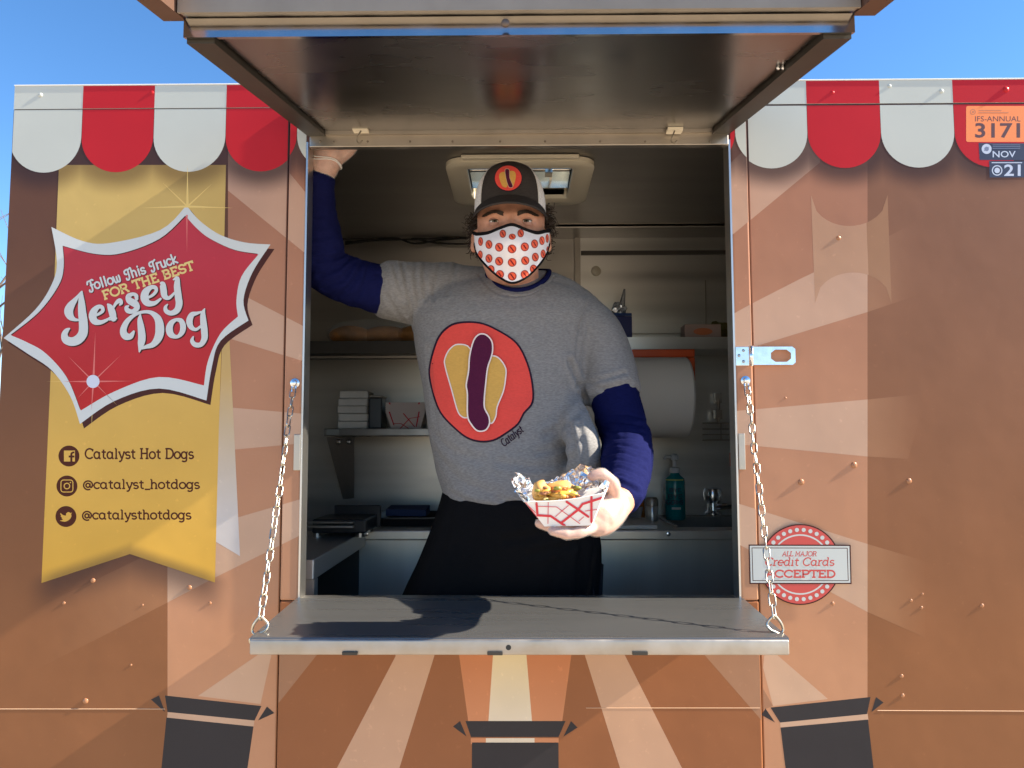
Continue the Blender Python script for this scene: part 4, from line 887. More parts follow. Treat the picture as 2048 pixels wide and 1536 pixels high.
fx = P(1428, 1020, YC + .42).x; fy = YC + .43
build('faucet', MB().lathe([(.03, 0), (.03, .012), (.02, .02), (.018, .045), (.03, .055), (.034, .08), (.028, .095), (.001, .1)], (fx, fy, ZC), 20).tube(spline([(fx, fy, ZC + .03), (fx + .06, fy - .06, ZC + .04), (fx + .14, fy - .13, ZC + .035), (fx + .15, fy - .14, ZC + .02)], 4), .011, 10), zinc, counter, smooth=40)
for x in (733, 1337): build('lock', MB().lathe([(.001, -.004), (.006, -.003), (.007, 0)], P(x, 1068, YC - .0125), 14, 'Y'), zinc, counter, smooth=40)
# side counter along the left wall
xs_ = -.457
sc_ = MB().box(IX0 + .001, xs_, .09, YC - .013, ZC - .045, ZC, 0, .003).box(xs_ - .03, xs_ - .001, .10, .13, ZFLOOR, ZC - .046).box(IX0 + .002, xs_ - .06, .12, YC - .02, ZFLOOR + .12, ZC - .2)
part('side_counter', sc_, mat('side_counter_steel', (.45, .43, .41), .4, .8), label='side counter along the left wall')
part('counter_end_panel', MB().box(IX0 + .002, xk - .001, YC, YC + .02, ZFLOOR + .08, ZC - .05), mat('dark_panel', (.09, .075, .06), .5, .3))

# ---------------------------------------------------------------- things on shelves and counters
def thing(name, loc, label, cat, group=None): return empty(name, loc, label, cat, group)
napm = mat('paper_white', (.62, .62, .60), .8, var=.05, vscale=40)
# stack of napkins
a, b = P(675, 855, YM + .05), P(735, 781, YM + .05)
t = thing('napkin_stack', ((a.x + b.x) / 2, YM + .1, MSZ), 'tall stack of white napkins on the narrow steel shelf', 'napkins')
for k in range(5):
    z0 = MSZ + (b.z - MSZ) * k / 5; z1 = MSZ + (b.z - MSZ) * (k + 1) / 5 - .0008; o = .002 * math.sin(k * 2.1)
    build('napkin', MB().box(a.x + o + (.003 if k == 4 else 0), b.x + o, YM + .05, YM + .15, z0, z1, 0, .004), napm, t)
a, b = P(737, 855, YM + .06), P(764, 790, YM + .06)
t = thing('metal_canister', ((a.x + b.x) / 2, YM + .11, MSZ), 'dark square canister beside the napkin stack', 'canister')
build('canister_body', MB().box(a.x, b.x, YM + .06, YM + .15, MSZ, b.z - .008, 0, .005), mat('canister', (.10, .11, .12), .35, .7), t)
build('lid', MB().box(a.x - .001, b.x + .001, YM + .059, YM + .151, b.z - .0075, b.z, 0, .003), steel_dull, t)
# stack of paper trays
pinkpaper = mat('tray_paper_dim', (.66, .58, .56), .8)
redink = mat('tray_red_ink', (.62, .03, .05), .6)
t = thing('paper_tray_stack', (P(808, 855, YM + .07).x, YM + .12, MSZ), 'stack of empty red plaid paper trays on the narrow shelf', 'paper trays')
x0, x1 = P(775, 855, YM + .04).x, P(845, 855, YM + .04).x
for k in range(6):
    z = MSZ + .006 * k + .0005; e = .012; h = .055
    def rc(x_0, x_1, y_0, y_1, zz): return [Vector((x_0, y_0, zz)), Vector((x_1, y_0, zz)), Vector((x_1, y_1, zz)), Vector((x_0, y_1, zz))]
    y0_, y1_ = YM + .05, YM + .15
    pp = build('paper_tray', MB().loft([rc(x0 + .01, x1 - .01, y0_ + .01, y1_ - .01, z), rc(x0 - .008, x1 + .008, y0_ - .008, y1_ + .008, z + h), rc(x0 - .007, x1 + .007, y0_ - .007, y1_ + .007, z + h), rc(x0 + .0115, x1 - .0115, y0_ + .0115, y1_ - .0115, z + .001)], cap=True), pinkpaper, t)
    if k == 5 or k == 0:
        pr = Print()
        fn = lambda u, v, l: Vector((x0 + .01 - .018 * v + (x1 - x0 - .02 + .036 * v) * u, y0_ + .01 - .018 * v - l, z + h * v))
        for s in [[(.1, 1), (.12, .2)], [(.12, .3), (.35, .3), (.6, 0)], [(.3, 0), (.62, .6), (.9, .7)], [(.45, .9), (.8, .1)], [(.85, 1), (.85, .1)]]: pr.stroke(s, .035, capr=False)
        pr.make('tray_print', redink, fn, base=.0012, parent=pp)
# bag of buns on upper shelf
t = thing('bun_bag', (P(735, 672, YU + .1).x, YU + .1, P(700, 682, YU).z), 'clear bag of brown bread loaves on the shaded upper shelf', 'bread bag')
bread = mat('bread_crust', (.60, .28, .09), .6, var=.4, vscale=14)
ZU = P(700, 682, YU).z
for i, (x, w) in enumerate(((700, .075), (770, .085), (830, .07))):
    q = P(x, 655, YU + .11); mbq = MB().ball((q.x, YU + .12 + .01 * (i % 2), ZU + .035), 1, 20, 0, (w, .055, .034)); build('bun', mbq, bread, t, smooth=True)
rnd = random.Random(3)
film = mat('clear_film', (.8, .8, .8), .15); film.node_tree.nodes['Principled BSDF'].inputs['Alpha'].default_value = .16
fb = bmesh.new(); bmesh.ops.create_icosphere(fb, subdivisions=3, radius=1)
ctr = Vector((P(740, 660, YU + .11).x, YU + .12, ZU + .042))
for v in fb.verts:
    k = 1 + .12 * noise.noise(v.co * 3); v.co = ctr + Vector((v.co.x * .155 * k, v.co.y * .07 * k, max(-.041, v.co.z * .05 * k)))
build('bag_film', MB().bm(fb), film, t, smooth=False)
# dark cookware and tools on the side counter
t = thing('griddle', (P(660, 1040, .6).x, .55, ZC), 'black griddle with steel bars on the side counter', 'griddle')
gx0, gx1 = P(618, 1040, .45).x, P(735, 1040, .5).x
build('griddle_body', MB().box(gx0, gx1, .48, .64, ZC + .012, ZC + .05, 0, .005), black_metal, t)
build('griddle_hood', MB().box(gx0 + .02, gx1 + .01, .645, .66, ZC + .012, ZC + .075, 0, .003), black_metal, t)
build('griddle_bar', MB().box(gx0 - .01, gx1 - .03, .45, .475, ZC + .03, ZC + .036, 0, .001).box(gx0 - .01, gx1 - .03, .45, .475, ZC + .042, ZC + .046, 0, .001), steel_dull, t)
for x in (gx0 + .01, gx1 - .02):
    build('griddle_foot', MB().lathe([(.012, 0), (.012, .012)], (x, .50, ZC), 12), steel_dull, t)
    build('griddle_foot', MB().lathe([(.012, 0), (.012, .012)], (x, .62, ZC), 12), steel_dull, t)
t = thing('tray_pan', (P(820, 1040, .8).x, .85, ZC), 'dark roasting pan with blue cloth on the back counter', 'pan')
px0, px1 = P(745, 1040, .74).x, P(880, 1040, .74).x
build('pan', MB().loft([[Vector((x, y, z)) for x, y in ((px0 + i, .74 + i), (px1 - i, .74 + i), (px1 - i, .98 - i), (px0 + i, .98 - i))] for i, z in ((.02, ZC + .001), (0, ZC + .03), (-.01, ZC + .03), (-.01, ZC + .027), (.003, ZC + .026), (.023, ZC + .004))]), black_metal, t)
cl = MB().grid([[Vector((px0 + .03 + .03 * i, .80 + .03 * j, ZC + .030 + .012 * noise.noise((i * .9, j * .9, 1)))) for i in range(6)] for j in range(5)])
cl2 = [(x, y, z + .02) for x, y, z in cl.v]; build('cloth', MB().loft([[Vector((px0 + .03, .80, ZC + .02 + .03)), Vector((px1 - .05, .80, ZC + .028 + .02)), Vector((px1 - .05, .9, ZC + .035 + .02)), Vector((px0 + .03, .9, ZC + .03 + .025))], [Vector((px0 + .03, .80, ZC + .03)), Vector((px1 - .05, .80, ZC + .027)), Vector((px1 - .05, .9, ZC + .03)), Vector((px0 + .03, .9, ZC + .027))]]), mat('blue_cloth', (.02, .04, .12), .8), t)

# right upper shelf
def sbox(name, x0, y0, x1, y1, Y, depth, m, label, cat, lidh=.0):
    a, b = P(x0, y1, Y), P(x1, y0, Y)
    t = thing(name, ((a.x + b.x) / 2, Y + depth / 2, a.z), label, cat); return t, a, b
YR = YU + .03; USF = P(1400, 690, YU).z
t, a, b = sbox('film_box', 1210, 632, 1264, 673, YR, .08, None, 'deep blue wrap box with crumpled foil on top', 'box')
build('carton', MB().box(a.x, b.x, YR, YR + .09, USF, b.z, 0, .002), mat('blue_carton', (.012, .022, .16), .5), t)
build('carton_flap', MB().hexa([Vector((a.x, YR, b.z + .0005)), Vector((b.x, YR, b.z + .0005)), Vector((b.x, YR + .002, b.z + .0005)), Vector((a.x, YR + .002, b.z + .0005)), Vector((a.x, YR + .01, b.z + .012)), Vector((b.x, YR + .01, b.z + .012)), Vector((b.x, YR + .012, b.z + .012)), Vector((a.x, YR + .012, b.z + .012))]), mat('blue_carton_light', (.05, .1, .3), .5), t)
foil_dim = mat('plastic_crumple', (.62, .66, .72), .18, .6)
def crumple(c, r, seed, sc=(1, 1, 1), sub=3, amp=.45):
    bm = bmesh.new(); bmesh.ops.create_icosphere(bm, subdivisions=sub, radius=1); o = Vector((seed * 3.1, seed * 1.7, 0))
    for v in bm.verts:
        n = v.co.normalized(); k = 1 + amp * noise.noise(n * 1.9 + o) + amp * .7 * abs(noise.noise(n * 5 + o)) - amp * .2 + amp * .4 * noise.noise(n * 11 + o)
        v.co = Vector(c) + Vector((n.x * r * sc[0] * k, n.y * r * sc[1] * k, n.z * r * sc[2] * k))
    return bm
q = P(1238, 622, YR + .04)
mbq = MB().bm(crumple((q.x, q.y, q.z), .026, 2, (1, 1, 1.1)))
q2 = P(1249, 578, YR + .04); mbq.tube([Vector(q) + Vector((.008, 0, .01)), Vector(q2) + Vector((-.003, 0, -.02)), q2], [.012, .006, .003], 6)
t2 = build('foil_bag', mbq, foil_dim, None, label='crumpled clear plastic bag end sticking up from the blue box', cat='plastic bag')
q = P(1308, 668, YR + .05)
t2 = build('dark_cloth', MB().bm(crumple((q.x, q.y, USF + .020), .02, 5, (1.5, 1, .75))), mat('dark_green_cloth', (.02, .024, .018), .8), None, label='small dark crumpled cloth on the right upper shelf', cat='cloth')
t, a, b = sbox('snack_carton', 1370, 648, 1442, 674, YR, .08, None, 'pink and orange printed carton on the right upper shelf', 'carton')
cb_ = build('carton', MB().box(a.x, b.x, YR, YR + .07, USF, b.z, 0, .002), mat('pink_carton', (.42, .30, .26), .6), t)
pr = Print(); pr.ell(1406, 663, 19, 7); pr.make('carton_print', mat('carton_orange', (.55, .16, .06), .6), wall_fn(YR), base=.001, parent=cb_)
q = P(1440, 640, YR + .11)
build('yellow_bag', MB().bm(crumple((q.x, YR + .125, USF + .055), .042, 8, (1.1, .6, 1.05))), mat('mustard_bag', (.14, .12, .03), .5), None, label='mustard yellow bag behind the printed carton', cat='bag')
# hanging cord
part('hanging_cord', MB().tube([P(1411, 560, YB - .03), P(1412, 650, YB - .03)], .002, 6), steel_dull)

# paper towels
q0, q1 = P(1150, 795, .80), P(1374, 795, .80); rr_ = pxm(.80) * 80
t = thing('paper_towel_roll', ((q0.x + q1.x) / 2, .80, q0.z - rr_), 'large white paper towel roll under the right upper shelf', 'paper towels')
prof = [(.02, 0), (rr_ * .96, 0), (rr_, .006), (rr_, q1.x - q0.x - .006), (rr_ * .96, q1.x - q0.x), (.02, q1.x - q0.x)]
rollm = mat('paper_towel', (.86, .85, .82), .85, bump=.25, bscale=140)
build('towel_roll', MB().lathe(prof, (q0.x, .80 + .0, q0.z), 40, 'X'), rollm, t, smooth=40)
build('roll_core', MB().tube([Vector((q0.x - .001, .80, q0.z)), Vector((q1.x + .001, .80, q0.z))], .019, 16), mat('cardboard', (.3, .2, .12), .8), t, smooth=40)
orange_m = mat('orange_plastic', (.62, .085, .012), .4)
t = thing('towel_holder', (q1.x, .80, q1.z), 'orange plastic towel holder hanging from the right shelf', 'towel holder')
c0 = P(1150, 700, .78); c1 = P(1390, 714, .78)
build('holder_bar', MB().box(c0.x, c1.x, .78, .84, c1.z, P(1150, 699, .78).z, 0, .003), orange_m, t)
build('holder_arm', MB().box(q1.x + .002, c1.x, .78, .82, q1.z + .05, c1.z - .0005, 0, .003), orange_m, t)
build('holder_arm', MB().box(q1.x + .0015, q1.x + .0075, .79, .81, q1.z - .012, q1.z + .0495, 0, .002), orange_m, t)

# soap rack
t = thing('soap_rack', (P(1440, 880, YB - .08).x, YB - .05, P(1440, 880, YB - .08).z), 'wire soap rack fixed to the back wall near the faucet', 'wire rack')
wires = MB()
for yy in (846, 858, 869, 880):
    wires.tube([P(1405, yy, YB - .05), P(1475, yy, YB - .09), P(1500, yy, YB - .09)], .0022, 6)
for x in (1442, 1460): wires.tube([P(x, 846, YB - .085), P(x, 881, YB - .085)], .0022, 6)
build('rack_wires', wires, steel_dull, t, smooth=True)
build('rack_hanger', MB().tube([P(1437, 790, YB - .02), P(1437, 846, YB - .05)], .006, 8).box(*B(1432, 786, 1443, 806, YB - .03, YB - .005)).box(*B(1431, 820, 1444, 838, YB - .05, YB - .02)), steel_dull, t)
# sanitizer bottle
YBt = .97
q = P(1351, 1033, YBt); zt = P(1351, 948, YBt).z; rb = pxm(YBt) * 19.5
t = thing('pump_bottle', (q.x, q.y, ZC), 'teal pump bottle of hand soap with white pump on the counter', 'pump bottle')
teal = mat('teal_liquid', (.005, .24, .27), .2, spec=.6); whitep = mat('white_plastic', (.72, .74, .74), .35)
bt = build('bottle_body', MB().lathe([(rb * .9, 0), (rb, .006), (rb, zt - ZC - .03), (rb * .93, zt - ZC - .015), (rb * .5, zt - ZC - .003), (rb * .42, zt - ZC + .004)], (q.x, q.y, ZC + .0005), 28), teal, t, smooth=50)
zn = zt + .004
build('pump', MB().lathe([(.017, 0), (.017, .016), (.012, .018), (.007, .02), (.007, .042), (.013, .044), (.013, .056), (.009, .062), (.001, .064)], (q.x, q.y, zn), 18).tube([(q.x, q.y, zn + .052), (q.x - .03, q.y - .008, zn + .054), (q.x - .036, q.y - .009, zn + .046)], .006, 8), whitep, t, smooth=45)
cyl = lambda px, py, l: (lambda p: Vector((p.x, q.y - math.sqrt(max(0, (rb + l) ** 2 - (p.x - q.x) ** 2)), p.z)))(P(px, py, YBt - rb))
pr = Print(); pr.stroke([(1334, 960), (1368, 960)], 3, 1, capr=False)
write(pr, 'BYE', 1339, 984, 1363, 984, 7, 1.7, 0, serif=False); write(pr, 'BYE', 1337, 997, 1365, 997, 8, 2.0, 0, serif=False); G['G'] = ([arc(.5, .5, .45, .5, 45, 330, 16) + [(.93, .45), (.6, .45)]], [], 1.0)
write(pr, 'GERMS', 1335, 1009, 1367, 1009, 8.5, 2.4, 0, serif=False); pr.stroke([(1344, 1017), (1362, 1017)], 4.5, 2, capr=False)
pr.make('label_print', [mat('label_ink', (.01, .05, .09), .5), mat('label_lime', (.4, .6, .2), .5), mat('label_white', (.55, .62, .62), .5)], cyl, base=.0006, maxlen=6, parent=bt)
# steel shakers, cutting board, tub, orange squeeze bottle
q = P(1304, 1036, .93); ru = pxm(.93) * 12
t = thing('steel_shaker', (q.x, q.y, ZC), 'steel shaker standing left of the teal pump bottle', 'shaker')
hz_ = P(1304, 995, .93).z - ZC
build('shaker_body', MB().lathe([(ru * .95, 0), (ru, .003), (ru, hz_ * .62), (ru * .97, hz_ * .63)], (q.x, q.y, ZC + .0005), 22), steel_in, t, smooth=40)
build('shaker_lid', MB().lathe([(ru * 1.04, hz_ * .635), (ru * 1.04, hz_ * .9), (ru * .8, hz_), (.001, hz_ * 1.01)], (q.x, q.y, ZC + .0005), 22), steel_dull, t, smooth=40)
a, b = P(1205, 1056, YC + .02), P(1313, 1056, YC + .02)
t = thing('cutting_board', ((a.x + b.x) / 2, YC + .12, ZC), 'white plastic cutting board at the counter edge', 'cutting board')
build('board', MB().box(a.x, b.x, YC + .005, YC + .24, ZC + .001, ZC + .013, 0, .003), whitep, t)
build('board_foot', MB().box(a.x + .01, a.x + .03, YC + .02, YC + .04, ZC, ZC + .0012).box(b.x - .03, b.x - .01, YC + .02, YC + .04, ZC, ZC + .0012), dark_gap, t)
a, b = P(1225, 1042, YC + .27), P(1286, 1014, YC + .27)
t = thing('plastic_tub', ((a.x + b.x) / 2, YC + .33, ZC), 'grey plastic food tub behind the cutting board', 'tub')
hh = b.z - ZC
build('tub', MB().loft([[Vector((a.x + i, YC + .27 + i, z)), Vector((b.x - i, YC + .27 + i, z)), Vector((b.x - i, YC + .4 - i, z)), Vector((a.x + i, YC + .4 - i, z))] for i, z in ((.008, ZC), (0, ZC + hh), (.003, ZC + hh), (.011, ZC + .003))]), mat('grey_plastic', (.28, .28, .30), .5), t)
q = P(1274, 1005, .97)
t = thing('mustard_bottle', (q.x, .99, ZC), 'orange squeeze bottle behind the forearm', 'squeeze bottle')
build('bottle_body', MB().lathe([(.028, 0), (.030, .01), (.030, .10), (.018, .125), (.014, .13)], (q.x, 1.0, ZC + .0005), 20), mat('mustard_orange', (.55, .20, .02), .35), t, smooth=45)
build('nozzle', MB().lathe([(.016, .13), (.015, .145), (.004, .165), (.003, .185)], (q.x, 1.0, ZC + .001), 14), mat('mustard_cap', (.6, .25, .03), .4), t, smooth=45)
# small orange tag on the back wall
part('wall_tag', MB().box(*B(1460, 905, 1471, 933, YB - .006, YB - .0005), 0, .002), orange_m)

# ---------------------------------------------------------------- a bare tree past the left end of the truck
bark = mat('bark', (.12, .09, .07), .9, var=.3, vscale=12)
rt = random.Random(11)
base = P(-40, 900, 9); base.z = 0
tree = empty('bare_tree', base, 'bare winter tree with thin twigs past the left end of the truck', 'tree')
tr_ = MB(); cr = MB()
def limb(mb, p, d, L, r, depth):
    pts = [p]; q = p.copy(); dd = d.copy()
    for i in range(4):
        dd = (dd + Vector((rt.uniform(-.22, .22), rt.uniform(-.22, .22), rt.uniform(-.05, .16)))).normalized(); q = q + dd * L / 4; pts.append(q.copy())
    mb.tube(pts, [r * (1 - .6 * i / 4) for i in range(5)], 5)
    if depth:
        for k in range(4 if depth > 1 else 5):
            i = rt.randint(1, 4); a = rt.uniform(0, 6.28)
            nd = (dd * .8 + Vector((math.cos(a), math.sin(a), .35)) * .7).normalized(); limb(cr, pts[i], nd, L * rt.uniform(.5, .72), r * .42, depth - 1)
limb(tr_, base.copy(), Vector((0, 0, 1)), 3.2, .09, 0)
for k in range(7):
    a = k * .9; limb(cr, base + Vector((0, 0, 1.5 + .25 * k)), Vector((math.cos(a), math.sin(a), .75)).normalized(), 1.7, .035, 2)
build('trunk', tr_, bark, tree, smooth=True); build('crown', cr, bark, tree)
# ================================================================ the person in the window
skin = mat('skin', (.52, .26, .175), .46, var=.16, vscale=60, bump=.3, bscale=330, spec=.4)
psk = skin.node_tree.nodes['Principled BSDF']; psk.inputs['Subsurface Weight'].default_value = .12; psk.inputs['Subsurface Radius'].default_value = (.012, .005, .003); psk.inputs['Subsurface Scale'].default_value = .3
def cloth_mat(name, col, heather=0.0, rough=.9, bump=.35):
    m = mat(name, col, rough, spec=.15 if max(col[:3]) > .1 else .04); nt = m.node_tree; b = nt.nodes['Principled BSDF']
    b.inputs['Sheen Weight'].default_value = .12 if max(col[:3]) > .1 else 0
    geo = nt.nodes.new('ShaderNodeNewGeometry')
    mp = nt.nodes.new('ShaderNodeMapping'); nt.links.new(geo.outputs['Position'], mp.inputs[0]); mp.inputs['Scale'].default_value = (130, 130, 420)
    n = nt.nodes.new('ShaderNodeTexNoise'); n.inputs['Scale'].default_value = 1; n.inputs['Detail'].default_value = 5; nt.links.new(mp.outputs[0], n.inputs['Vector'])
    if heather:
        mr = nt.nodes.new('ShaderNodeMapRange'); mr.inputs[1].default_value = .33; mr.inputs[2].default_value = .67; mr.inputs[3].default_value = 1 - heather; mr.inputs[4].default_value = 1 + heather; nt.links.new(n.outputs[0], mr.inputs[0])
        sc = nt.nodes.new('ShaderNodeVectorMath'); sc.operation = 'SCALE'; sc.inputs[0].default_value = col[:3]; nt.links.new(mr.outputs[0], sc.inputs['Scale']); nt.links.new(sc.outputs[0], b.inputs['Base Color'])
    n2 = nt.nodes.new('ShaderNodeTexNoise'); n2.inputs['Scale'].default_value = 38; n2.inputs['Detail'].default_value = 3; nt.links.new(geo.outputs['Position'], n2.inputs['Vector'])
    ad = nt.nodes.new('ShaderNodeMath'); ad.operation = 'MULTIPLY_ADD'; nt.links.new(n2.outputs[0], ad.inputs[0]); ad.inputs[1].default_value = 1.6; nt.links.new(n.outputs[0], ad.inputs[2])
    bp = nt.nodes.new('ShaderNodeBump'); bp.inputs['Strength'].default_value = bump; bp.inputs['Distance'].default_value = .0015; nt.links.new(ad.outputs[0], bp.inputs['Height']); nt.links.new(bp.outputs[0], b.inputs['Normal'])
    return m
shirt_m = cloth_mat('heather_grey_jersey', (.215, .208, .206), .18)
navy_m = cloth_mat('navy_jersey', (.0075, .0095, .056), .1)
apron_m = cloth_mat('black_twill', (.007, .007, .008), .1, .85, .25)
trouser_m = cloth_mat('black_trousers', (.02, .02, .024), .1)
cap_m = cloth_mat('charcoal_twill', (.045, .04, .04), .12, .85, .25)
capmesh_m = cloth_mat('white_cap_mesh', (.68, .68, .72), .15)
mask_m = cloth_mat('white_mask_cloth', (.80, .78, .84), .03, .85, .15)
black_trim = cloth_mat('black_binding', (.01, .01, .012), 0)
hair_m = mat('dark_brown_hair', (.030, .018, .012), .45)
glove_m = mat('clear_glove', (.9, .9, .88), .22, spec=.6, bump=.5, bscale=70); glove_m.node_tree.nodes['Principled BSDF'].inputs['Alpha'].default_value = .20

person = empty('person', (P(1030, 900, .13).x, .16, ZFLOOR), 'man in black cap, printed mask and grey t-shirt leaning out of the serving window', 'person')
def ell(c, rx, ry, n=28, e=2.0, front=1.0):
    out = []
    for k in range(n):
        a = 2 * math.pi * k / n; ca, sa = math.cos(a), math.sin(a)
        x = abs(ca) ** (2 / e) * math.copysign(1, ca) * rx; y = abs(sa) ** (2 / e) * math.copysign(1, sa) * ry * (front if sa < 0 else 1)
        out.append(Vector((c[0] + x, c[1] + y, c[2])))
    return out
def rows_loft(mb, rows, infl=0.0, e=2.3):
    rings = []
    for (py, xl, xr, Yc, ry) in rows:
        a, b = P(xl, py, Yc), P(xr, py, Yc); rings.append(ell(((a.x + b.x) / 2, Yc, (a.z + b.z) / 2), (b.x - a.x) / 2 + infl, ry + infl, 32, e))
    return mb.loft(rings)
def limbt(mb, pts, infl=0.0, seg=18, sub=4):
    """tapered limb through (px, py, Y, radius) with rounded ends"""
    q = [(*P(a, b, c), r + infl) for a, b, c, r in pts]; q = spline(q, sub)
    path = [Vector(p[:3]) for p in q]; rs = [p[3] for p in q]
    d0 = (path[0] - path[1]).normalized(); d1 = (path[-1] - path[-2]).normalized()
    path = [path[0] + d0 * rs[0] * .5] + path + [path[-1] + d1 * rs[-1] * .5]; rs = [rs[0] * .6] + rs + [rs[-1] * .6]
    return mb.tube(path, rs, seg)

TORSO = [(566, 925, 1105, .225, .075), (576, 885, 1135, .23, .098), (590, 852, 1168, .233, .116), (612, 828, 1190, .23, .132), (640, 826, 1192, .225, .145), (700, 835, 1182, .215, .155), (760, 846, 1171, .205, .162), (820, 854, 1165, .20, .168),
         (880, 863, 1164, .205, .172), (940, 875, 1162, .205, .174), (988, 889, 1153, .20, .166), (1022, 910, 1134, .20, .152), (1036, 945, 1100, .20, .12)]
ARM_R = [(905, 592, .235, .078), (835, 587, .215, .071), (764, 579, .185, .0595), (694, 560, .15, .0565), (634, 532, .12, .052)]
FORE_R = [(634, 534, .12, .053), (638, 492, .11, .057), (631, 436, .098, .050), (633, 385, .083, .042), (645, 338, .070, .034)]
ARM_L = [(1150, 642, .235, .074), (1185, 675, .21, .070), (1213, 740, .18, .062), (1232, 806, .14, .0575), (1252, 880, .085, .056)]
FORE_L = [(1252, 870, .09, .056), (1254, 925, -.0, .055), (1247, 970, -.085, .048), (1236, 1000, -.15, .040), (1226, 1018, -.19, .035)]
SHOULD = [(880, 590, .23, .074), (960, 592, .215, .070), (1040, 598, .21, .066), (1095, 596, .215, .064), (1155, 642, .235, .074)]

# ---- head
HY = .085; HC = P(1021, 442, HY - .085); HC.y = HY
HEAD = [(-.121, .014, .064, -.03), (-.116, .034, .078, .0), (-.104, .050, .088, .03), (-.085, .061, .095, .06), (-.06, .068, .094, .08), (-.03, .073, .093, .092), (0, .0755, .0905, .098), (.03, .0765, .089, .10), (.06, .074, .086, .10), (.09, .065, .074, .09), (.115, .046, .05, .062), (.128, .02, .022, .03)]
def head_rings(k=1.0):
    rings = []
    for (z, a, f, b) in [tuple(r) for r in spline(HEAD, 4)]:
        ring_ = []
        for q in range(56):
            t = 2 * math.pi * q / 56; c, s = math.cos(t), math.sin(t)
            x = a * math.copysign(abs(c) ** .9, c); y = -f * math.copysign(abs(s) ** .9, s) if s > 0 else -b * math.copysign(abs(s) ** .9, s)
            if s > 0:                                   # face relief
                gx = lambda cx, w: math.exp(-((x - cx) / w) ** 2); gz = lambda cz, w: math.exp(-((z - cz) / w) ** 2)
                y -= .007 * gz(.014, .010) * (gx(.030, .024) + gx(-.030, .024)) + .004 * gz(.02, .012) * gx(0, .018)
                y += .011 * gz(-.001, .0085) * (gx(.034, .017) + gx(-.034, .017))
                y -= (.016 * gz(-.032, .016) * gx(0, .012) + .011 * gz(-.010, .018) * gx(0, .010))
                y -= .004 * gz(-.022, .014) * (gx(.042, .018) + gx(-.042, .018))
                y -= .004 * gz(-.075, .012) * gx(0, .022)
            ring_.append(HC + Vector((x, y, z)))
        rings.append(ring_)
    return rings
bod = MB()
rows_loft(bod, TORSO[3:11] + [(1060, 905, 1150, .20, .13), (1120, 895, 1160, .21, .12), (1175, 890, 1160, .235, .11), (1230, 890, 1160, .24, .11)], -.012)
limbt(bod, [(1028, 620, .215, .075), (1026, 575, .185, .066), (1024, 535, .155, .062), (1022, 490, .12, .060)])
limbt(bod, ARM_R, -.010); limbt(bod, FORE_R, -.007); limbt(bod, ARM_L, -.010); limbt(bod, FORE_L, -.007)
limbt(bod, SHOULD, -.012)
# legs standing on the truck floor
for sx in (-.10, .10):
    cx = P(1030, 1100, .15).x + sx; zt_ = P(1030, 1150, .14).z
    bod.tube([Vector((cx, .225, zt_ + .02)), Vector((cx, .235, zt_ - .2)), Vector((cx, .24, ZFLOOR + .48)), Vector((cx, .25, ZFLOOR + .3)), Vector((cx, .27, ZFLOOR + .06))], [.095, .085, .062, .058, .042], 14)
    bod.ball((cx, .22, ZFLOOR + .045), 1, 14, 0, (.04, .10, .04))
# ---- hands
def finger(mb, pts, r0=.0098, r1=.0078):
    q = spline([tuple(P(a, b, c)) for a, b, c in pts], 4); n = len(q)
    path = [Vector(p) for p in q]; rs = [r0 + (r1 - r0) * i / (n - 1) for i in range(n)]
    d1 = (path[-1] - path[-2]).normalized(); path += [path[-1] + d1 * r1 * .6, path[-1] + d1 * r1 * .95]; rs += [r1 * .8, r1 * .35]
    return mb.tube(path, rs, 10)
handL = MB()
limbt(handL, [(1229, 1004, -.160, .031), (1219, 1022, -.205, .0315), (1203, 1038, -.245, .030), (1189, 1049, -.272, .022)], 0, 16)
limbt(handL, [(1219, 1000, -.20, .026), (1214, 1016, -.235, .027), (1201, 1036, -.268, .023)], 0, 14)
def knuckled(mb, pts, r0, r1):
    """a finger with swellings at its joints and a rounded tip"""
    q = spline([tuple(P(a, b, c)) for a, b, c in pts], 6); n = len(q); path = [Vector(p) for p in q]; rs = []
    for i in range(n):
        t = i / (n - 1); rs.append((r0 + (r1 - r0) * t) * (1 + .10 * math.exp(-((t - .40) / .07) ** 2) + .09 * math.exp(-((t - .72) / .06) ** 2) - .05 * math.exp(-((t - .56) / .08) ** 2)))
    d1 = (path[-1] - path[-2]).normalized(); path += [path[-1] + d1 * r1 * .55, path[-1] + d1 * r1 * .9]; rs += [r1 * .82, r1 * .4]
    return mb.tube(path, rs, 12)
knuckled(handL, [(1190, 1052, -.276), (1164, 1063, -.300), (1136, 1068, -.308), (1105, 1062, -.310)], .0100, .0078)
knuckled(handL, [(1186, 1050, -.262), (1150, 1057, -.276), (1112, 1057, -.280), (1078, 1047, -.278)], .0100, .0078)
knuckled(handL, [(1192, 1046, -.244), (1156, 1053, -.244), (1118, 1052, -.240), (1088, 1046, -.236)], .0098, .0076)
knuckled(handL, [(1198, 1042, -.226), (1163, 1047, -.214), (1128, 1046, -.206), (1104, 1041, -.202)], .0094, .0072)
knuckled(handL, [(1221, 1012, -.222), (1229, 984, -.246), (1220, 960, -.262), (1202, 948, -.268), (1184, 953, -.270)], .0125, .0088)
handR = MB()
limbt(handR, [(642, 342, .066, .033), (652, 322, .066, .034), (662, 300, .066, .038), (672, 284, .070, .034)], 0, 16)
limbt(handR, [(640, 318, .068, .030), (640, 296, .070, .030), (646, 280, .075, .026)], 0, 14)
limbt(handR, [(668, 318, .066, .018), (690, 303, .066, .018), (704, 292, .066, .014), (712, 284, .066, .011)], 0, 12)
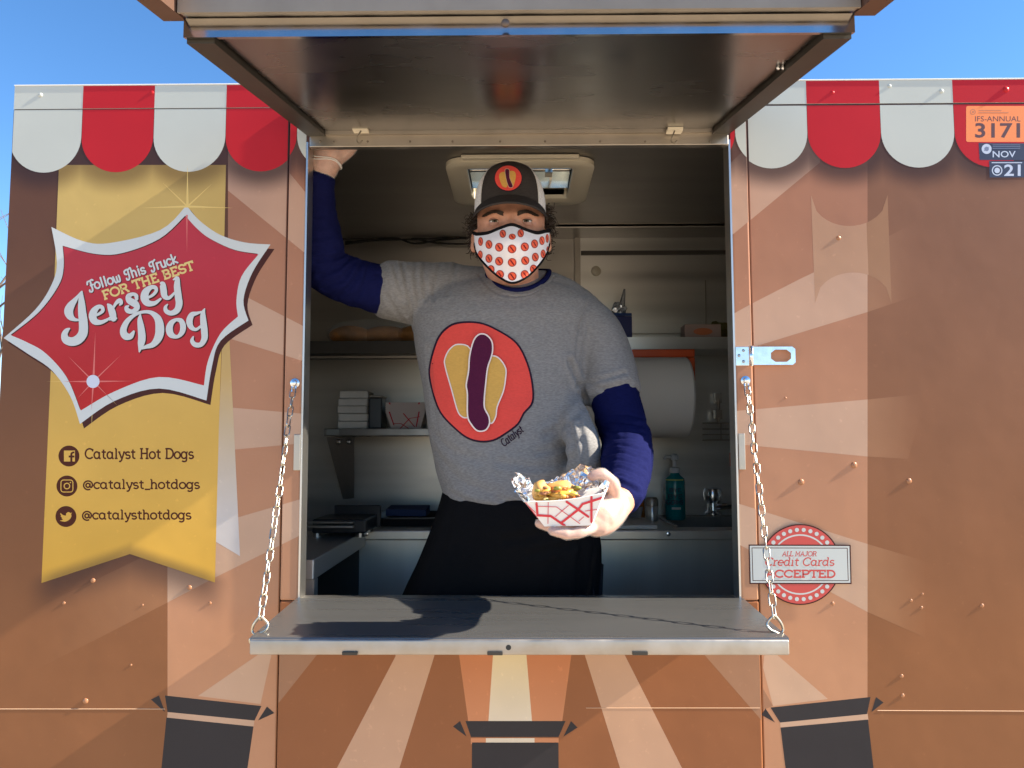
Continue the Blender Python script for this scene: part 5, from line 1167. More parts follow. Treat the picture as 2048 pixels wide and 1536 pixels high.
for i, x in enumerate((628, 644, 660, 676)):
    finger(handR, [(x + 4, 288, .076), (x + 2, 262, .080), (x + 2, 236 - 4 * (i in (1, 2)), .084), (x + 2, 215 - 6 * (i in (1, 2)), .074)], .0112, .0088)
for h in (handL, handR): bod.add(h.v, h.f)
bod.loft([[v for v in r] for r in head_rings()])
for sx in (-1, 1):                                       # ears
    bod.ball(HC + Vector((sx * .080, .004, -.020)), 1, 14, 0, (.012, .016, .027)); bod.ball(HC + Vector((sx * .084, .0, -.036)), 1, 12, 0, (.009, .010, .012))
bme = remeshed(bod, .0028, 2)
finish_mesh(bme, skin, True); body = link('body', bme, person)

# ---- eyes, lids, brows
eye_w = mat('eye_white', (.62, .56, .52), .25); iris_m = mat('iris', (.10, .085, .04), .2); pupil_m = mat('pupil', (.004, .004, .004), .1)
lid_m = mat('eyelid_skin', (.40, .20, .145), .5); lash_m = mat('lashes', (.03, .018, .012), .6)
for sx, ipx in ((-1, 988), (1, 1052)):
    ex = sx * .0345; ctr = HC + Vector((ex, -.0715, .0)); r = .0118
    e = build('eye', MB().ball(ctr, r, 24), eye_w, person, smooth=True, label=None)
    q = ctr + Vector((0, -r * .86, -.0002))
    build('iris', MB().lathe([(.0001, -.0024), (.0036, -.0017), (.0056, -.0004), (.0058, .001)], q, 20, 'Y'), iris_m, e, smooth=True)
    build('pupil', MB().lathe([(.0001, -.0029), (.0024, -.0025), (.0026, -.0018)], q, 14, 'Y'), pupil_m, e, smooth=True)
    for up in (1, -1):
        rows = []
        for i in range(7):
            el = R((14 + 11.5 * i) if up > 0 else (-10 - 12 * i)); row = []
            for j in range(17):
                az = R(-78 + 156 * j / 16); k = r + .0011 + .0008 * math.sin(math.pi * i / 6)
                op = math.cos(az) ** .6 if up > 0 else math.cos(az) ** .8
                ee = el * (op if i == 0 else 1) if i < 2 else el
                row.append(ctr + Vector((k * 1.06 * math.sin(az) * math.cos(ee), -k * math.cos(az) * math.cos(ee), k * math.sin(ee) + .0004)))
            rows.append(row)
        ld = build('eyelid', MB().grid(rows), lid_m, person, smooth=True)
        if up > 0: build('lashes', MB().tube([Vector(v) + Vector((0, -.0006, -.0002)) for v in rows[0][1:16]], [.0004 + .0008 * math.sin(math.pi * j / 14) for j in range(15)], 5), lash_m, ld)
    # eyebrow: short hairs lying along the brow
    ebm = MB(); rb_ = random.Random(5 + sx); bvh_b = bvh_of(bme, WL[body.name])
    for k in range(260):
        t = rb_.random(); x = HC.x + sx * (.014 + .042 * t); z = HC.z + .0125 + .0065 * t + .0040 * math.sin(math.pi * min(1, t * 1.15)) - .004 * max(0, t - .6) + rb_.uniform(-.0046, .0046) * (1 - .5 * t)
        h = bvh_b.ray_cast(Vector((x, -1, z)), Vector((0, 1, 0)))
        if h[0] is None: continue
        p0 = h[0] + Vector((0, -.0006, 0)); L = rb_.uniform(.006, .010)
        p1 = p0 + Vector((sx * L * .85, -.0012, L * (.25 - .5 * t))); ebm.tube([p0, (p0 + p1) / 2 + Vector((0, -.0006, .0003)), p1], [.0006, .0005, .0002], 4)
    build('eyebrow', ebm, hair_m, person)

# ---- long sleeved navy shirt (sleeves and collar)
us_ = MB(); limbt(us_, ARM_R); limbt(us_, FORE_R[:4] + [(640, 352, .068, .037)]); limbt(us_, ARM_L); limbt(us_, FORE_L[:3] + [(1240, 993, -.145, .041)])
rows_loft(us_, TORSO[2:10], -.010)
ume = remeshed(us_, .005, 5)
def seg_dist(p, a, b):
    ab = b - a; t = max(0, min(1, (p - a).dot(ab) / ab.length_squared)); return (p - a - ab * t).length, t
def laid(bv, pts, n=5):
    out = []
    for x, y in spline(pts, n):
        h = bv.ray_cast(CAMLOC, ray(x, y))
        if h[0] is not None: out.append(h[0])
    return out
def folds(me, fl, base):
    """cloth creases: fl = list of (polyline of world points, depth, width)"""
    nor = [v.normal.copy() for v in me.vertices]; bv = bvh_of(me)
    fl = [(laid(bv, p), d, w) for p, d, w in fl]; fl = [f for f in fl if len(f[0]) > 1]
    bb = [(Vector((min(p.x for p in q) - 3 * w, min(p.y for p in q) - 3 * w, min(p.z for p in q) - 3 * w)), Vector((max(p.x for p in q) + 3 * w, max(p.y for p in q) + 3 * w, max(p.z for p in q) + 3 * w))) for q, d_, w in fl]
    for v, n in zip(me.vertices, nor):
        d = base(v.co)
        for (pl, dep, w), (lo, hi) in zip(fl, bb):
            if not all(lo[i] <= v.co[i] <= hi[i] for i in range(3)): continue
            m = min(seg_dist(v.co, pl[i], pl[i + 1])[0] for i in range(len(pl) - 1))
            if m < 3 * w: d += -dep * math.exp(-(m / w) ** 2) + dep * .55 * math.exp(-((m - 1.6 * w) / w) ** 2)
        v.co += n * d
def front(pts, Y): return pts
def rings_noise(p):
    return .0022 * noise.noise(Vector((p.x * 22, p.y * 22, p.z * 48))) + .0014 * noise.noise(Vector((p.x * 60, p.y * 40, p.z * 95)))
fl = []
for k in range(6): fl.append((front([(1196 + 8 * k, 902 + 13 * k), (1240, 890 + 15 * k), (1296 - 3 * k, 905 + 16 * k)], -.06 - .018 * k), .0022, .0045))
for k in range(4): fl.append((front([(1180 + 6 * k, 835 + 12 * k), (1235, 828 + 16 * k), (1290, 838 + 14 * k)], .02), .002, .005))
fl += [(front([(708, 512), (676, 534), (640, 552)], 0), .005, .006), (front([(712, 520), (686, 556), (648, 578)], 0), .004, .006), (front([(722, 524), (706, 566), (672, 596)], 0), .004, .006), (front([(700, 508), (664, 516), (632, 520)], 0), .004, .006), (front([(738, 520), (728, 572), (704, 610)], 0), .003, .005), (front([(668, 420), (640, 432), (622, 430)], 0), .002, .006), (front([(680, 462), (646, 476), (622, 474)], 0), .0025, .006)]
for k in range(0): fl.append((front([(650 + 14 * k, 520 + 6 * k), (660 + 12 * k, 548 + 6 * k), (652 + 14 * k, 590 + 4 * k)], .05), .003, .006))
folds(ume, fl, rings_noise); finish_mesh(ume, navy_m, True); under = link('long_sleeve_shirt', ume, person)
bvh_u = bvh_of(ume, WL[under.name])

# ---- grey t-shirt
ts = MB(); rows_loft(ts, TORSO, .002)
limbt(ts, [(905, 592, .235, .082), (835, 588, .215, .0765), (766, 579, .187, .0695)], .001)
limbt(ts, [(1148, 645, .235, .080), (1185, 676, .21, .0755), (1211, 735, .183, .071), (1226, 790, .152, .067)], .001)
limbt(ts, SHOULD, .002)
limbt(ts, [(1132, 795, .12, .030), (1152, 850, .065, .036), (1168, 900, .026, .037), (1164, 955, .060, .036), (1140, 1000, .12, .028)], 0)
tme = remeshed(ts, .005, 14)
tf = [(front([(1140, 725), (1155, 760), (1172, 800)], 0.115), .007, .009), (front([(1152, 772), (1195, 762), (1250, 745)], 0.125), .003, .006), (front([(1158, 790), (1200, 800), (1260, 785)], 0.115), .0022, .007),
      (front([(1090, 870), (1130, 850), (1165, 815)], 0.055), .003, .009), (front([(1075, 905), (1120, 895), (1160, 880)], 0.035), .0022, .008), (front([(1000, 925), (1080, 935), (1150, 915)], 0.015), .002, .010),
      (front([(800, 522), (812, 560), (820, 610), (826, 650)], 0.115), .0045, .006), (front([(784, 520), (796, 560), (808, 600)], 0.125), .0035, .006), (front([(770, 530), (784, 570), (812, 628)], 0.135), .003, .006),
      (front([(850, 525), (848, 560), (852, 600)], 0.105), .003, .006), (front([(880, 528), (872, 565), (868, 600)], 0.105), .0028, .006), (front([(912, 528), (905, 560), (896, 590)], 0.105), .0024, .006), (front([(830, 522), (832, 560), (838, 600)], 0.105), .003, .005),
      (front([(770, 590), (800, 630), (826, 660)], 0.145), .003, .006), (front([(958, 548), (985, 580), (1025, 592), (1070, 583), (1108, 552)], 0.085), .0022, .0035),
      (front([(1165, 570), (1172, 610), (1160, 660)], 0.105), .002, .010), (front([(870, 900), (920, 960), (1000, 990)], 0.045), .002, .012)]
tf += [(front([(1158, 850), (1168, 900), (1160, 960)], 0), .003, .006), (front([(1140, 850), (1148, 900), (1142, 955)], 0), .003, .007), (front([(1180, 600), (1160, 660), (1152, 720)], 0), .0025, .006), (front([(1180, 770), (1215, 778), (1262, 765)], 0), .002, .006), (front([(1000, 1000), (1060, 1012), (1110, 1005)], 0), .0025, .008), (front([(900, 985), (950, 1008), (1000, 1015)], 0), .002, .007), (front([(858, 700), (862, 780), (872, 850)], 0), .0025, .010)]
tf.append((front([(866, 860), (900, 900), (960, 920)], 0.055), .002, .012)); tf.append((front([(1050, 960), (1110, 955), (1160, 940)], 0.025), .002, .01))
def tn(p): return .0026 * noise.noise(Vector((p.x * 9, p.y * 9, p.z * 7))) + .0012 * noise.noise(Vector((p.x * 26, p.y * 20, p.z * 18)))
folds(tme, tf, tn); finish_mesh(tme, shirt_m, True); tee = link('t_shirt', tme, person)
bvh_t = bvh_of(tme, WL[tee.name])
drt = drape_fn(bvh_t)
# ribbed neck and navy collar showing inside it
def neck_ring(rx, ry, drop, zoff, n=40):
    c = P(1034, 540, .19); out = []
    for k in range(n):
        a = 2 * math.pi * k / n; x = rx * math.cos(a); y = ry * math.sin(a); out.append(c + Vector((x, y, zoff - drop * max(0, -math.sin(a)) ** 1.2 + .02 * max(0, math.sin(a)))))
    return out
build('collar', MB().tube(neck_ring(.083, .088, .068, -.012), .0060, 10, closed=True), shirt_m, tee, smooth=True)
build('collar', MB().tube(neck_ring(.077, .083, .062, -.004), .0065, 10, closed=True), navy_m, under, smooth=True)
# sleeve hems
def hem(c, d, r, m, par, squash=1.0):
    d = Vector(d).normalized(); u = d.orthogonal().normalized(); w = d.cross(u)
    build('sleeve_hem', MB().tube([Vector(c) + (u * math.cos(t) + w * math.sin(t)) * r for t in [2 * math.pi * k / 32 for k in range(32)]], .0020, 8, closed=True), m, par, smooth=True)
0 and hem(P(753, 578, .183), P(753, 578, .183) - P(835, 588, .215), .0665, shirt_m, tee)
0 and hem(P(1228, 801, .147), P(1228, 801, .147) - P(1211, 735, .183), .0645, shirt_m, tee)
# ---- print on the t-shirt
logo_red = cloth_mat('logo_red', (.74, .075, .06), .05); logo_dark = cloth_mat('logo_dark', (.03, .015, .03), 0); logo_bun = cloth_mat('logo_bun', (.64, .37, .09), .05); logo_saus = cloth_mat('logo_sausage', (.085, .014, .045), .05); logo_line = cloth_mat('logo_line', (.80, .68, .66), 0)
def zz(pts): return [(780 + x / 3.656, 480 + y / 3.656) for x, y in pts]
circ = zz(spline([(500, 600), (650, 600), (780, 650), (930, 750), (1010, 900), (1048, 1060), (1048, 1190), (985, 1270), (940, 1350), (850, 1420), (760, 1470), (660, 1480), (560, 1450), (460, 1370), (370, 1270), (320, 1150), (285, 1000), (290, 900), (340, 730), (410, 640)], 4, True))
cx_, cy_ = 962, 764
red = [(cx_ + (x - cx_) * .962, cy_ + (y - cy_) * .968) for x, y in circ]
bunl = zz(spline([(500, 765), (440, 800), (405, 870), (408, 930), (450, 1080), (488, 1220), (515, 1280), (560, 1300), (600, 1260), (620, 1000), (590, 800)], 4, True))
bunr = zz(spline([(700, 870), (750, 850), (800, 870), (845, 940), (845, 1010), (828, 1110), (785, 1220), (775, 1290), (745, 1340), (710, 1310), (680, 1180), (680, 1000)], 4, True))
saus = zz(spline([(615, 740), (655, 695), (705, 700), (745, 745), (752, 810), (738, 870), (715, 940), (702, 1050), (692, 1160), (694, 1230), (724, 1290), (728, 1345), (700, 1390), (645, 1395), (600, 1350), (572, 1285), (570, 1130), (562, 1060), (578, 960), (586, 850)], 4, True))
pr = Print(); pr.poly(circ, 1); pr.poly(red, 0)
for bshape in (bunl, bunr): pr.poly(bshape, 2); pr.stroke(bshape, 2.6, 3, closed=True)
pr.poly(saus, 4); pr.stroke(saus, 2.8, 3, closed=True)
logo = pr.make('hot_dog_print', [logo_red, logo_dark, logo_bun, logo_line, logo_saus], drt, base=.0018, step=.0007, maxlen=6, parent=tee)
pr = Print(); write(pr, 'Catalyst', 1008, 894, 1048, 862, 15, 2.0, serif=False, shear=.15); pr.make('lettering', logo_dark, drt, base=.0014, maxlen=5, parent=tee)

# ---- apron tied round the waist
am = MB(); rows_loft(am, [(968, 888, 1160, .20, .155), (1000, 880, 1180, .20, .168), (1040, 868, 1196, .20, .172), (1090, 848, 1202, .21, .172), (1130, 832, 1202, .22, .168), (1165, 815, 1202, .23, .162), (1200, 800, 1202, .24, .16), (1330, 790, 1202, .245, .16)], 0, 2.2)
ame = remeshed(am, .007, 3)
folds(ame, [(front([(1010, 1080), (1080, 1068), (1180, 1040)], 0.030), .004, .010), (front([(1060, 1112), (1120, 1095), (1190, 1070)], 0.040), .004, .010), (front([(1165, 1085), (1160, 1140), (1158, 1200)], 0.070), .006, .012), (front([(1140, 1080), (1110, 1140), (1090, 1200)], 0.040), .003, .014), (front([(900, 1040), (880, 1110), (850, 1190)], 0.070), .003, .014), (front([(1195, 1060), (1185, 1120), (1190, 1195)], 0.090), .003, .008)],
      lambda p: .003 * noise.noise(Vector((p.x * 12, p.y * 12, p.z * 8)))); finish_mesh(ame, apron_m, True); apron = link('apron', ame, person)
tr_m = MB()
for sx in (-.10, .10):
    cx = P(1030, 1100, .15).x + sx; zt_ = P(1030, 1150, .14).z
    tr_m.tube([Vector((cx, .225, zt_ + .01)), Vector((cx, .235, zt_ - .2)), Vector((cx, .24, ZFLOOR + .48)), Vector((cx, .255, ZFLOOR + .3)), Vector((cx, .27, ZFLOOR + .07))], [.11, .10, .08, .075, .07], 16)
build('trousers', tr_m, trouser_m, person, smooth=True)
for sx in (-.10, .10):
    cx = P(1030, 1100, .15).x + sx
    build('shoe', MB().ball((cx, .21, ZFLOOR + .05), 1, 16, 0, (.052, .145, .05)), black_metal, person, smooth=True)

# ---- mask
MY = HY
def mask_edges(s):                                        # s in -1..1 across the face
    tx = [(-1, 948, 466), (-.85, 955, 468.5), (-.6, 977, 466), (-.3, 1002, 456), (0, 1025, 450), (.3, 1052, 460), (.6, 1073, 466), (.85, 1090, 463), (1, 1099, 462)]
    bx = [(-1, 949, 488), (-.85, 954, 508), (-.6, 972, 531), (-.3, 998, 554), (0, 1024, 566), (.3, 1051, 556), (.6, 1074, 535), (.85, 1092, 510), (1, 1099, 487)]
    def itp(tab):
        sp = spline(tab, 8); best = min(range(len(sp) - 1), key=lambda i: 0 if sp[i][0] <= s <= sp[i + 1][0] else 9)
        a, b = sp[best], sp[best + 1]; t = (s - a[0]) / (b[0] - a[0] + 1e-9); return a[1] + (b[1] - a[1]) * t, a[2] + (b[2] - a[2]) * t
    return itp(tx), itp(bx)
def mask_pt(s, v):
    (x0, y0), (x1, y1) = mask_edges(s); x = x0 + (x1 - x0) * v; y = y0 + (y1 - y0) * v
    bulge = .105 + .026 * math.sin(math.pi * min(1, (v + .14) * 1.02)) + .012 * math.exp(-((v - .28) / .22) ** 2) * (1 - abs(s))
    c = math.cos(s * R(84)) ** .75
    Y = MY - .004 - bulge * c + (.018 * v * v) * (1 - abs(s))
    return P(x, y, Y)
NS, NV = 49, 18
mg = [[mask_pt(-1 + 2 * i / (NS - 1), j / (NV - 1)) for i in range(NS)] for j in range(NV)]
mbm = MB(); mbm.grid(mg); mbm.grid([[p + Vector((0, .0016, 0)) for p in r][::-1] for r in mg])
mask = build('face_mask', mbm, mask_m, person, smooth=True, normals=False)
build('mask_binding', MB().tube([p + Vector((0, -.0006, 0)) for p in mg[0]], .0040, 8), black_trim, mask, smooth=True)
build('mask_binding', MB().tube([p + Vector((0, -.0004, 0)) for p in mg[-1]], .0024, 8), black_trim, mask, smooth=True)
for sx, k in ((-1, 0), (1, -1)):
    e = HC + Vector((sx * .083, .02, 0)); build('ear_loop', MB().tube(spline([tuple(mg[2][k]), tuple(e + Vector((sx * .004, .0, -.005))), tuple(e + Vector((sx * .003, .012, -.03))), tuple(mg[-3][k])], 5), .0016, 6), black_trim, mask, smooth=True)
bvh_m = BVHTree.FromPolygons([v for r in mg for v in r], [(i * NS + j, i * NS + j + 1, (i + 1) * NS + j + 1, (i + 1) * NS + j) for i in range(NV - 1) for j in range(NS - 1)])
drm = drape_fn(bvh_m)
mp_red = cloth_mat('mask_print_red', (.80, .12, .06), 0); mp_dark = cloth_mat('mask_print_dark', (.30, .035, .035), 0); mp_line = cloth_mat('mask_print_sausage', (.18, .01, .02), 0)
for (zx, zy) in [(580, 865), (683, 897), (775, 860), (337, 950), (428, 982), (540, 1012), (680, 1030), (820, 1008), (927, 975), (1008, 940), (1065, 915), (333, 1095), (428, 1135), (540, 1165), (682, 1178), (825, 1158), (935, 1120), (1020, 1085), (1072, 1050), (450, 1256), (548, 1310), (683, 1330), (820, 1310), (915, 1250)]:
    x, y = 900 + zx / 5.486, 310 + zy / 5.486; t = (x - 1024) / 76; rx = 8.7 * max(.36, math.sqrt(max(0, 1 - t * t))); ry = 8.8; tl = 5 * t
    if zy < 900: rx, ry = 6.5, 8.2
    if zx == 683 and zy < 900: rx, ry = 7, 6
    pr = Print(); pr.ell(x, y, rx, ry, 1, 20); pr.ell(x, y, rx * .78, ry * .78, 0, 18); pr.stroke([(x - rx * .34, y - ry * .46), (x + rx * .34, y + ry * .46)], max(1.3, rx * .3), 2)
    pr.make('hot_dog_print', [mp_red, mp_dark, mp_line], drm, base=.0007, step=.0001, maxlen=4, parent=mask)

# ---- cap
CB = HC + Vector((-.002, .002, .050))                     # centre of the cap's sweatband
def cap_pt(th, ph, k=1.0):                                # th around (0 = front), ph 0 at band .. 1 at crown
    a = .0815 * k; f = .098 * k; b = .104 * k
    fr_ = math.cos(th)
    base = Vector((a * math.sin(th), -(f if fr_ > 0 else b) * fr_, 0))
    H = .100 + .004 * max(0, fr_)
    e = 2.6 if fr_ > 0 else 2.1
    rad = (1 - ph ** e) ** (1 / e) if ph < 1 else 0
    return CB + Vector((base.x * rad, base.y * rad, H * ph * k - .018 * (1 - fr_) / 2 * (1 - ph)))
phs = [0, .1, .2, .3, .4, .5, .6, .7, .78, .85, .9, .94, .97, .99, 1.0]
fw = R(51)
def capgrid(t0, t1, n, k=1.0): return [[cap_pt(t0 + (t1 - t0) * i / n, ph, k) for i in range(n + 1)] for ph in phs]
cap = build('cap', MB().grid(capgrid(-fw, fw, 30)), cap_m, person, smooth=True)
build('cap_mesh_back', MB().grid(capgrid(fw, 2 * math.pi - fw, 50, .996)), capmesh_m, cap, smooth=True)
for sg in (-1, 1): build('cap_seam', MB().tube([cap_pt(sg * fw, ph, 1.004) for ph in phs[:-1]], .0012, 6), mat('cap_piping', (.6, .6, .62), .8) if 'cap_piping' not in bpy.data.materials else bpy.data.materials['cap_piping'], cap, smooth=True)
build('cap_button', MB().ball(CB + Vector((0, 0, .1015)), .006, 12, 0, (1, 1, .5)), cap_m, cap, smooth=True)
rows = []
for j in range(9):
    v = j / 8; row = []
    for i in range(41):
        s = -1 + 2 * i / 40; th = s * R(80)
        root = cap_pt(th, .02)
        w = math.sqrt(max(0, 1 - (abs(s) ** 2.4)))
        fwd = .070 * w * v
        sp = 1 + .015 * v
        q = Vector((CB.x + (root.x - CB.x) * sp, root.y - fwd, root.z - .034 * v * w - .010 * s * s - .004 * v + .003))
        row.append(q)
    rows.append(row)
mbb = MB().grid(rows); mbb.grid([[p + Vector((0, .001, -.0035)) for p in r][::-1] for r in rows])
build('cap_brim', mbb, cap_m, cap, smooth=True, normals=False)
build('cap_brim_edge', MB().tube([(a + b) / 2 for a, b in zip(rows[-1], [p + Vector((0, .001, -.0035)) for p in rows[-1]])], .0026, 8), cap_m, cap, smooth=True)
cg = capgrid(-fw, fw, 40); n_ = 41
bvh_c = BVHTree.FromPolygons([v for r in cg for v in r], [(i * n_ + j, i * n_ + j + 1, (i + 1) * n_ + j + 1, (i + 1) * n_ + j) for i in range(len(phs) - 1) for j in range(40)])
def z4(pts): return [(900 + x / 5.486, 310 + y / 5.486) for x, y in pts]
pr = Print(); pr.ell(1016.5, 357, 27.8, 26.2, 1); pr.ell(1016.5, 356.5, 26.4, 24.8, 0)
for s_ in (z4(spline([(600, 190), (555, 200), (540, 240), (560, 310), (585, 350), (625, 350), (625, 260)], 4, True)), z4(spline([(660, 180), (705, 185), (722, 225), (712, 290), (690, 350), (668, 300), (655, 230)], 4, True))): pr.poly(s_, 2)
sg_ = z4(spline([(605, 165), (650, 165), (655, 250), (688, 335), (680, 358), (652, 358), (635, 330), (615, 260)], 3, True)); pr.poly(sg_, 3); pr.stroke(sg_, 1.0, 4, closed=True)
pr.make('hot_dog_patch', [logo_red, logo_dark, logo_bun, logo_saus, cloth_mat('patch_thread', (.6, .4, .3), 0)], drape_fn(bvh_c), base=.0012, step=.0002, maxlen=5, parent=cap)

# ---- curly hair at the sides and nape
hm = MB(); rh = random.Random(21)
def curl(p, d, L, rad, turns, r):
    d = d.normalized(); u = d.orthogonal().normalized(); w = d.cross(u); n = int(8 * turns) + 4; ph = rh.uniform(0, 6.28); path = []
    for i in range(n + 1):
        t = i / n; a = ph + t * turns * 2 * math.pi; path.append(p + d * L * t + Vector((0, 0, -.25 * L * t * t)) + (u * math.cos(a) + w * math.sin(a)) * rad * (.3 + .7 * t))
    hm.tube(path, [r * (1 - .6 * i / n) for i in range(n + 1)], 4)
for sx in (-1, 1):
    for k in range(170):
        z = rh.uniform(-.030, .052) if sx < 0 else rh.uniform(-.030, .066); yy = rh.uniform(-.004, .085)
        p = HC + Vector((sx * (.073 + .006 * rh.random()), yy, z))
        d = Vector((sx * rh.uniform(.3, 1), rh.uniform(-.5, .5), rh.uniform(-.9, .6)))
        curl(p, d, rh.uniform(.010, .030), rh.uniform(.0045, .0095), rh.uniform(.8, 1.7), rh.uniform(.0012, .0022))
    for k in range(16):
        p = HC + Vector((sx * .078, rh.uniform(.0, .05), rh.uniform(.0, .045))); curl(p, Vector((sx, rh.uniform(-.4, .2), rh.uniform(-.3, .4))), rh.uniform(.022, .036), .008, 1.2, .0012)
for k in range(110):
    a = rh.uniform(-1.3, 1.3); p = HC + Vector((.07 * math.sin(a), .09 * math.cos(a), rh.uniform(-.035, .03))); curl(p, Vector((math.sin(a), math.cos(a), -.3)), rh.uniform(.012, .022), .006, 1, .0016)
hair = build('hair', hm, hair_m, person, smooth=True)
# ---- clear gloves
def glove(mb, vox, name):
    me = remeshed(mb, .004, 3)
    for v, n in zip(me.vertices, [v.normal.copy() for v in me.vertices]): v.co += n * (.0016 + .0014 * noise.noise(v.co * 55) + .0009 * abs(noise.noise(v.co * 130)))
    finish_mesh(me, glove_m, True); return link(name, me, person)
glove(handL, .004, 'glove'); glove(handR, .004, 'glove')
def cuff(c, d, r, par=person):
    d = Vector(d).normalized(); u = d.orthogonal().normalized(); w = d.cross(u)
    build('glove_cuff', MB().tube([Vector(c) + (u * math.cos(t) + w * math.sin(t)) * r + d * .003 * math.sin(3 * t) for t in [2 * math.pi * k / 32 for k in range(32)]], .0012, 6, closed=True), mat('glove_edge', (.75, .72, .70), .3) if 'glove_edge' not in bpy.data.materials else bpy.data.materials['glove_edge'], par, smooth=True)
cuff(P(650, 328, .066), Vector((.15, 0, 1)), .0365); cuff(P(652, 324, .066), Vector((.25, 0, 1)), .037)

# ================================================================ food tray in the hand
tray_w = mat('tray_paper', (.78, .76, .74), .75)
top = [P(1048, 1003, -.325), P(1208, 986, -.325), P(1222, 966, -.215), P(1034, 984, -.215)]
bot = [P(1089, 1053, -.308), P(1183, 1051, -.308), P(1190, 1043, -.235), P(1084, 1041, -.235)]
tray = empty('food_tray', (bot[0] + bot[2]) / 2, 'white paper food tray with red plaid lines held in the gloved hand', 'food tray')
def side(a, b, c, d, n=8, sag=0.0):
    rows = []
    for j in range(5):
        v = j / 4; rows.append([(a.lerp(b, i / n)).lerp(d.lerp(c, i / n), v) + Vector((0, 0, -sag * v * math.sin(math.pi * i / n))) for i in range(n + 1)])
    return rows
tw = MB()
fr_rows = side(bot[0], bot[1], top[1], top[0], 10, .005)
for rws in (fr_rows, side(bot[1], bot[2], top[2], top[1], 6), side(bot[2], bot[3], top[3], top[2], 10, .003), side(bot[3], bot[0], top[0], top[3], 6)):
    tw.grid(rws); c_ = sum(top + bot, Vector()) / 8; tw.grid([[p + (Vector((c_.x, c_.y, p.z)) - p).normalized() * .0012 for p in r][::-1] for r in rws])
tw.add(bot, [(0, 1, 2, 3)]); tw.add([p + Vector((0, 0, .0012)) for p in bot], [(0, 1, 2, 3)])
tb = build('tray_body', tw, tray_w, tray, normals=False)
build('tray_rim', MB().tube([p for p in fr_rows[-1]] + side(bot[1], bot[2], top[2], top[1], 6)[-1][1:] + side(bot[2], bot[3], top[3], top[2], 10, .003)[-1][1:] + side(bot[3], bot[0], top[0], top[3], 6)[-1][1:-1], .0011, 6, closed=True), tray_w, tray, smooth=True)
bvh_tr = BVHTree.FromPolygons([v for r in fr_rows for v in r] + [top[3], top[0], bot[0], bot[3]], [(i * 11 + j, i * 11 + j + 1, (i + 1) * 11 + j + 1, (i + 1) * 11 + j) for i in range(4) for j in range(10)] + [(55, 56, 57, 58)])
def z5(pts): return [(1000 + x / 7.877, 900 + y / 7.877) for x, y in pts]
pr = Print()
for s_ in ([(572, 810), (592, 1028), (800, 1040), (1020, 1190)], [(1050, 815), (1230, 935), (1390, 1050)], [(960, 1150), (1230, 940), (1300, 850), (1610, 750)], [(1440, 740), (1440, 1130)]): pr.stroke(z5(s_), 4.6, 0)
for s_ in ([(760, 820), (755, 1160)], [(600, 885), (890, 895), (1260, 1160)], [(1080, 870), (870, 1050)], [(1320, 1050), (1240, 1120)], [(1340, 960), (1560, 930)], [(400, 820), (610, 1090)], [(430, 860), (560, 985)]): pr.stroke(z5(s_), 1.3, 0)
pr.make('plaid_print', [redink], drape_fn(bvh_tr), base=.0009, maxlen=4, parent=tb)
# foil
foil = mat('foil', (.86, .86, .87), .26, 1.0)
def fc(px, py, Y, r, seed, sc=(1, 1, 1)):
    q = P(px, py, Y); return crumple((q.x, q.y, q.z), r, seed, sc, 3, .6)
def lerp_tab(tab, u):
    for a, b in zip(tab, tab[1:]):
        if u <= b[0]: t = (u - a[0]) / (b[0] - a[0]); return [p + (q - p) * t for p, q in zip(a[1:], b[1:])]
    return list(tab[-1][1:])
# one sheet: from the front of the left end, round the back, to the front of the right end.  u, rim px, rim py, Y, free edge px, py, Y
FT = [(0, 1052, 1003, -.318, 1060, 998, -.322), (.07, 1046, 998, -.305, 1030, 972, -.315), (.15, 1040, 990, -.27, 1022, 955, -.28), (.22, 1037, 984, -.235, 1036, 944, -.24), (.28, 1046, 982, -.222, 1058, 950, -.225), (.34, 1062, 980, -.220, 1066, 972, -.222), (.42, 1085, 978, -.220, 1092, 968, -.222), (.52, 1112, 975, -.220, 1122, 950, -.225),
      (.62, 1140, 972, -.220, 1146, 934, -.23), (.72, 1165, 970, -.220, 1164, 922, -.235), (.80, 1190, 967, -.222, 1186, 934, -.24), (.87, 1212, 968, -.24, 1206, 946, -.25), (.94, 1216, 976, -.275, 1206, 964, -.28), (1, 1210, 986, -.315, 1196, 978, -.31)]
rows = []
for j in range(13):
    v = j / 12; row = []
    for i in range(80):
        u = i / 79; t = lerp_tab(FT, u); a = P(*t[:3]); b = P(*t[3:])
        inn = Vector((P(1120, 1000, -.27).x, -.27, a.z)) - a
        q = a.lerp(b, v * 1.15 - .25) + inn.normalized() * (.006 * (1 - v)) if v < .3 else a.lerp(b, v * 1.15 - .25)
        n = Vector((noise.noise(q * 95), noise.noise(q * 95 + Vector((9, 3, 1))), noise.noise(q * 95 + Vector((4, 7, 2)))))
        n2 = Vector((noise.noise(q * 230), noise.noise(q * 230 + Vector((9, 3, 1))), noise.noise(q * 230 + Vector((4, 7, 2)))))
        row.append(q + n * .010 * min(1, v * 2 + .3) + n2 * .0045)
    rows.append(row)
fmb = MB().grid(rows)
for r0, r1 in ((2, 6), (5, 9)):                                  # second ply, folded over inside
    pass
build('foil_wrap', fmb, foil, None, label='crumpled silver foil lining the food tray around the hot dog', cat='foil')
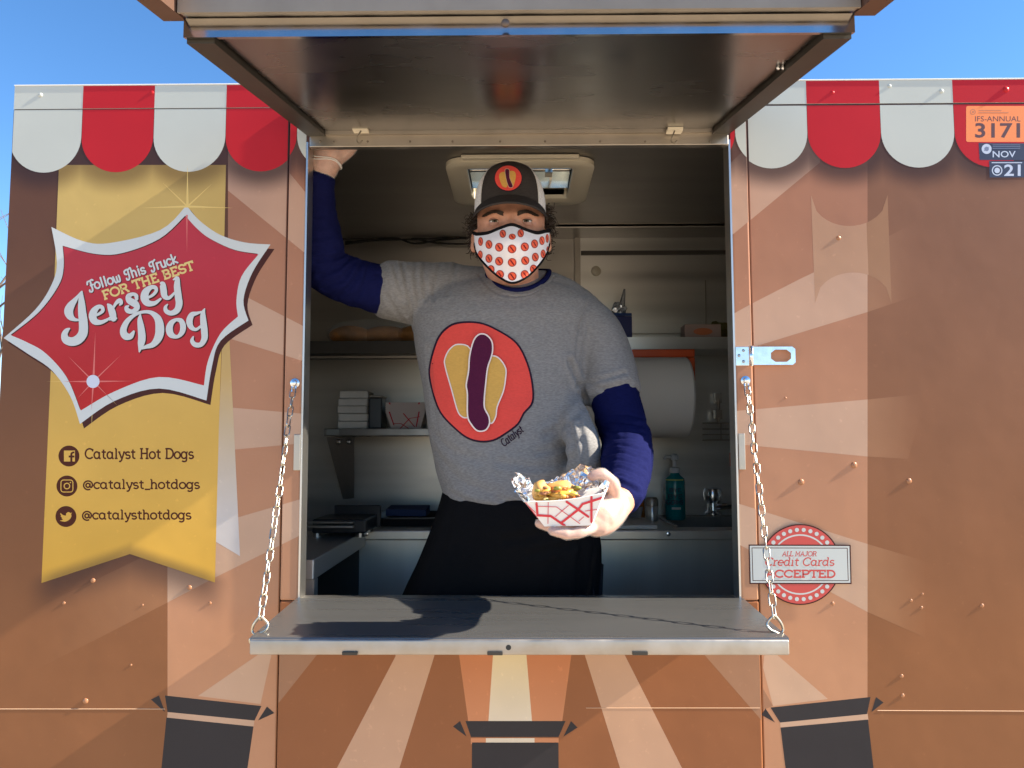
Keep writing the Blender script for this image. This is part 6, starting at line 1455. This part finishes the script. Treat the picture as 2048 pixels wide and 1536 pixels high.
# hot dog with fried onions and mustard
hd = empty('hot_dog', P(1110, 1000, -.28), 'hot dog in a bun with golden potatoes in the foil lined tray', 'hot dog')
bunm = mat('bun', (.62, .33, .10), .6, var=.25, vscale=40); pot = mat('fried_potato', (.70, .36, .06), .5, var=.45, vscale=60); sausm = mat('sausage', (.50, .16, .04), .35, var=.3, vscale=40); must = mat('mustard', (.78, .52, .09), .35)
def blob(mbx, px, py, Y, r, sc, seed): q = P(px, py, Y); mbx.bm(crumple((q.x, q.y, q.z), r, seed, sc, 3, .25))
bm1 = MB(); blob(bm1, 1083, 984, -.285, .018, (.9, 1.0, 1.05), 21); blob(bm1, 1120, 980, -.26, .02, (1.5, .9, .8), 22); build('bun', bm1, bunm, hd, smooth=True)
s1_ = MB(); s1_.tube(spline([tuple(P(1100, 984, -.30)), tuple(P(1122, 986, -.302)), tuple(P(1146, 996, -.30))], 5), [.006] + [.0095] * 9 + [.006], 12); build('sausage', s1_, sausm, hd, smooth=True)
rp_ = random.Random(4)
for k in range(12):
    px, py = rp_.uniform(1078, 1142), rp_.uniform(982, 1003); q = P(px, py, rp_.uniform(-.318, -.295)); a = rp_.uniform(-.7, .9); L = rp_.uniform(.008, .014)
    d = Vector((math.cos(a), rp_.uniform(-.3, .3), math.sin(a) * .6)); m1 = MB().tube([q - d * L, q - d * L * .5, q + d * L * .5, q + d * L], [.003, .0046, .0046, .003], 7)
    build('potato_piece', m1, pot if k % 3 else must, hd, smooth=True)

tp = [mat('onion_brown', (.24, .09, .035), .45, var=.4, vscale=80), mat('pepper_orange', (.62, .17, .03), .4, var=.3, vscale=80), mat('relish_green', (.25, .26, .04), .4), mat('cheese', (.78, .58, .22), .45)]
for k in range(26):
    px, py = rp_.uniform(1072, 1158), rp_.uniform(974, 1002); q = P(px, py, rp_.uniform(-.322, -.285)); r_ = rp_.uniform(.0028, .0052)
    build('topping_piece', MB().bm(crumple((q.x, q.y, q.z), r_, 40 + k, (1.5, 1, .8), 2, .5)), tp[k % 4], hd, smooth=(k % 2 == 0))
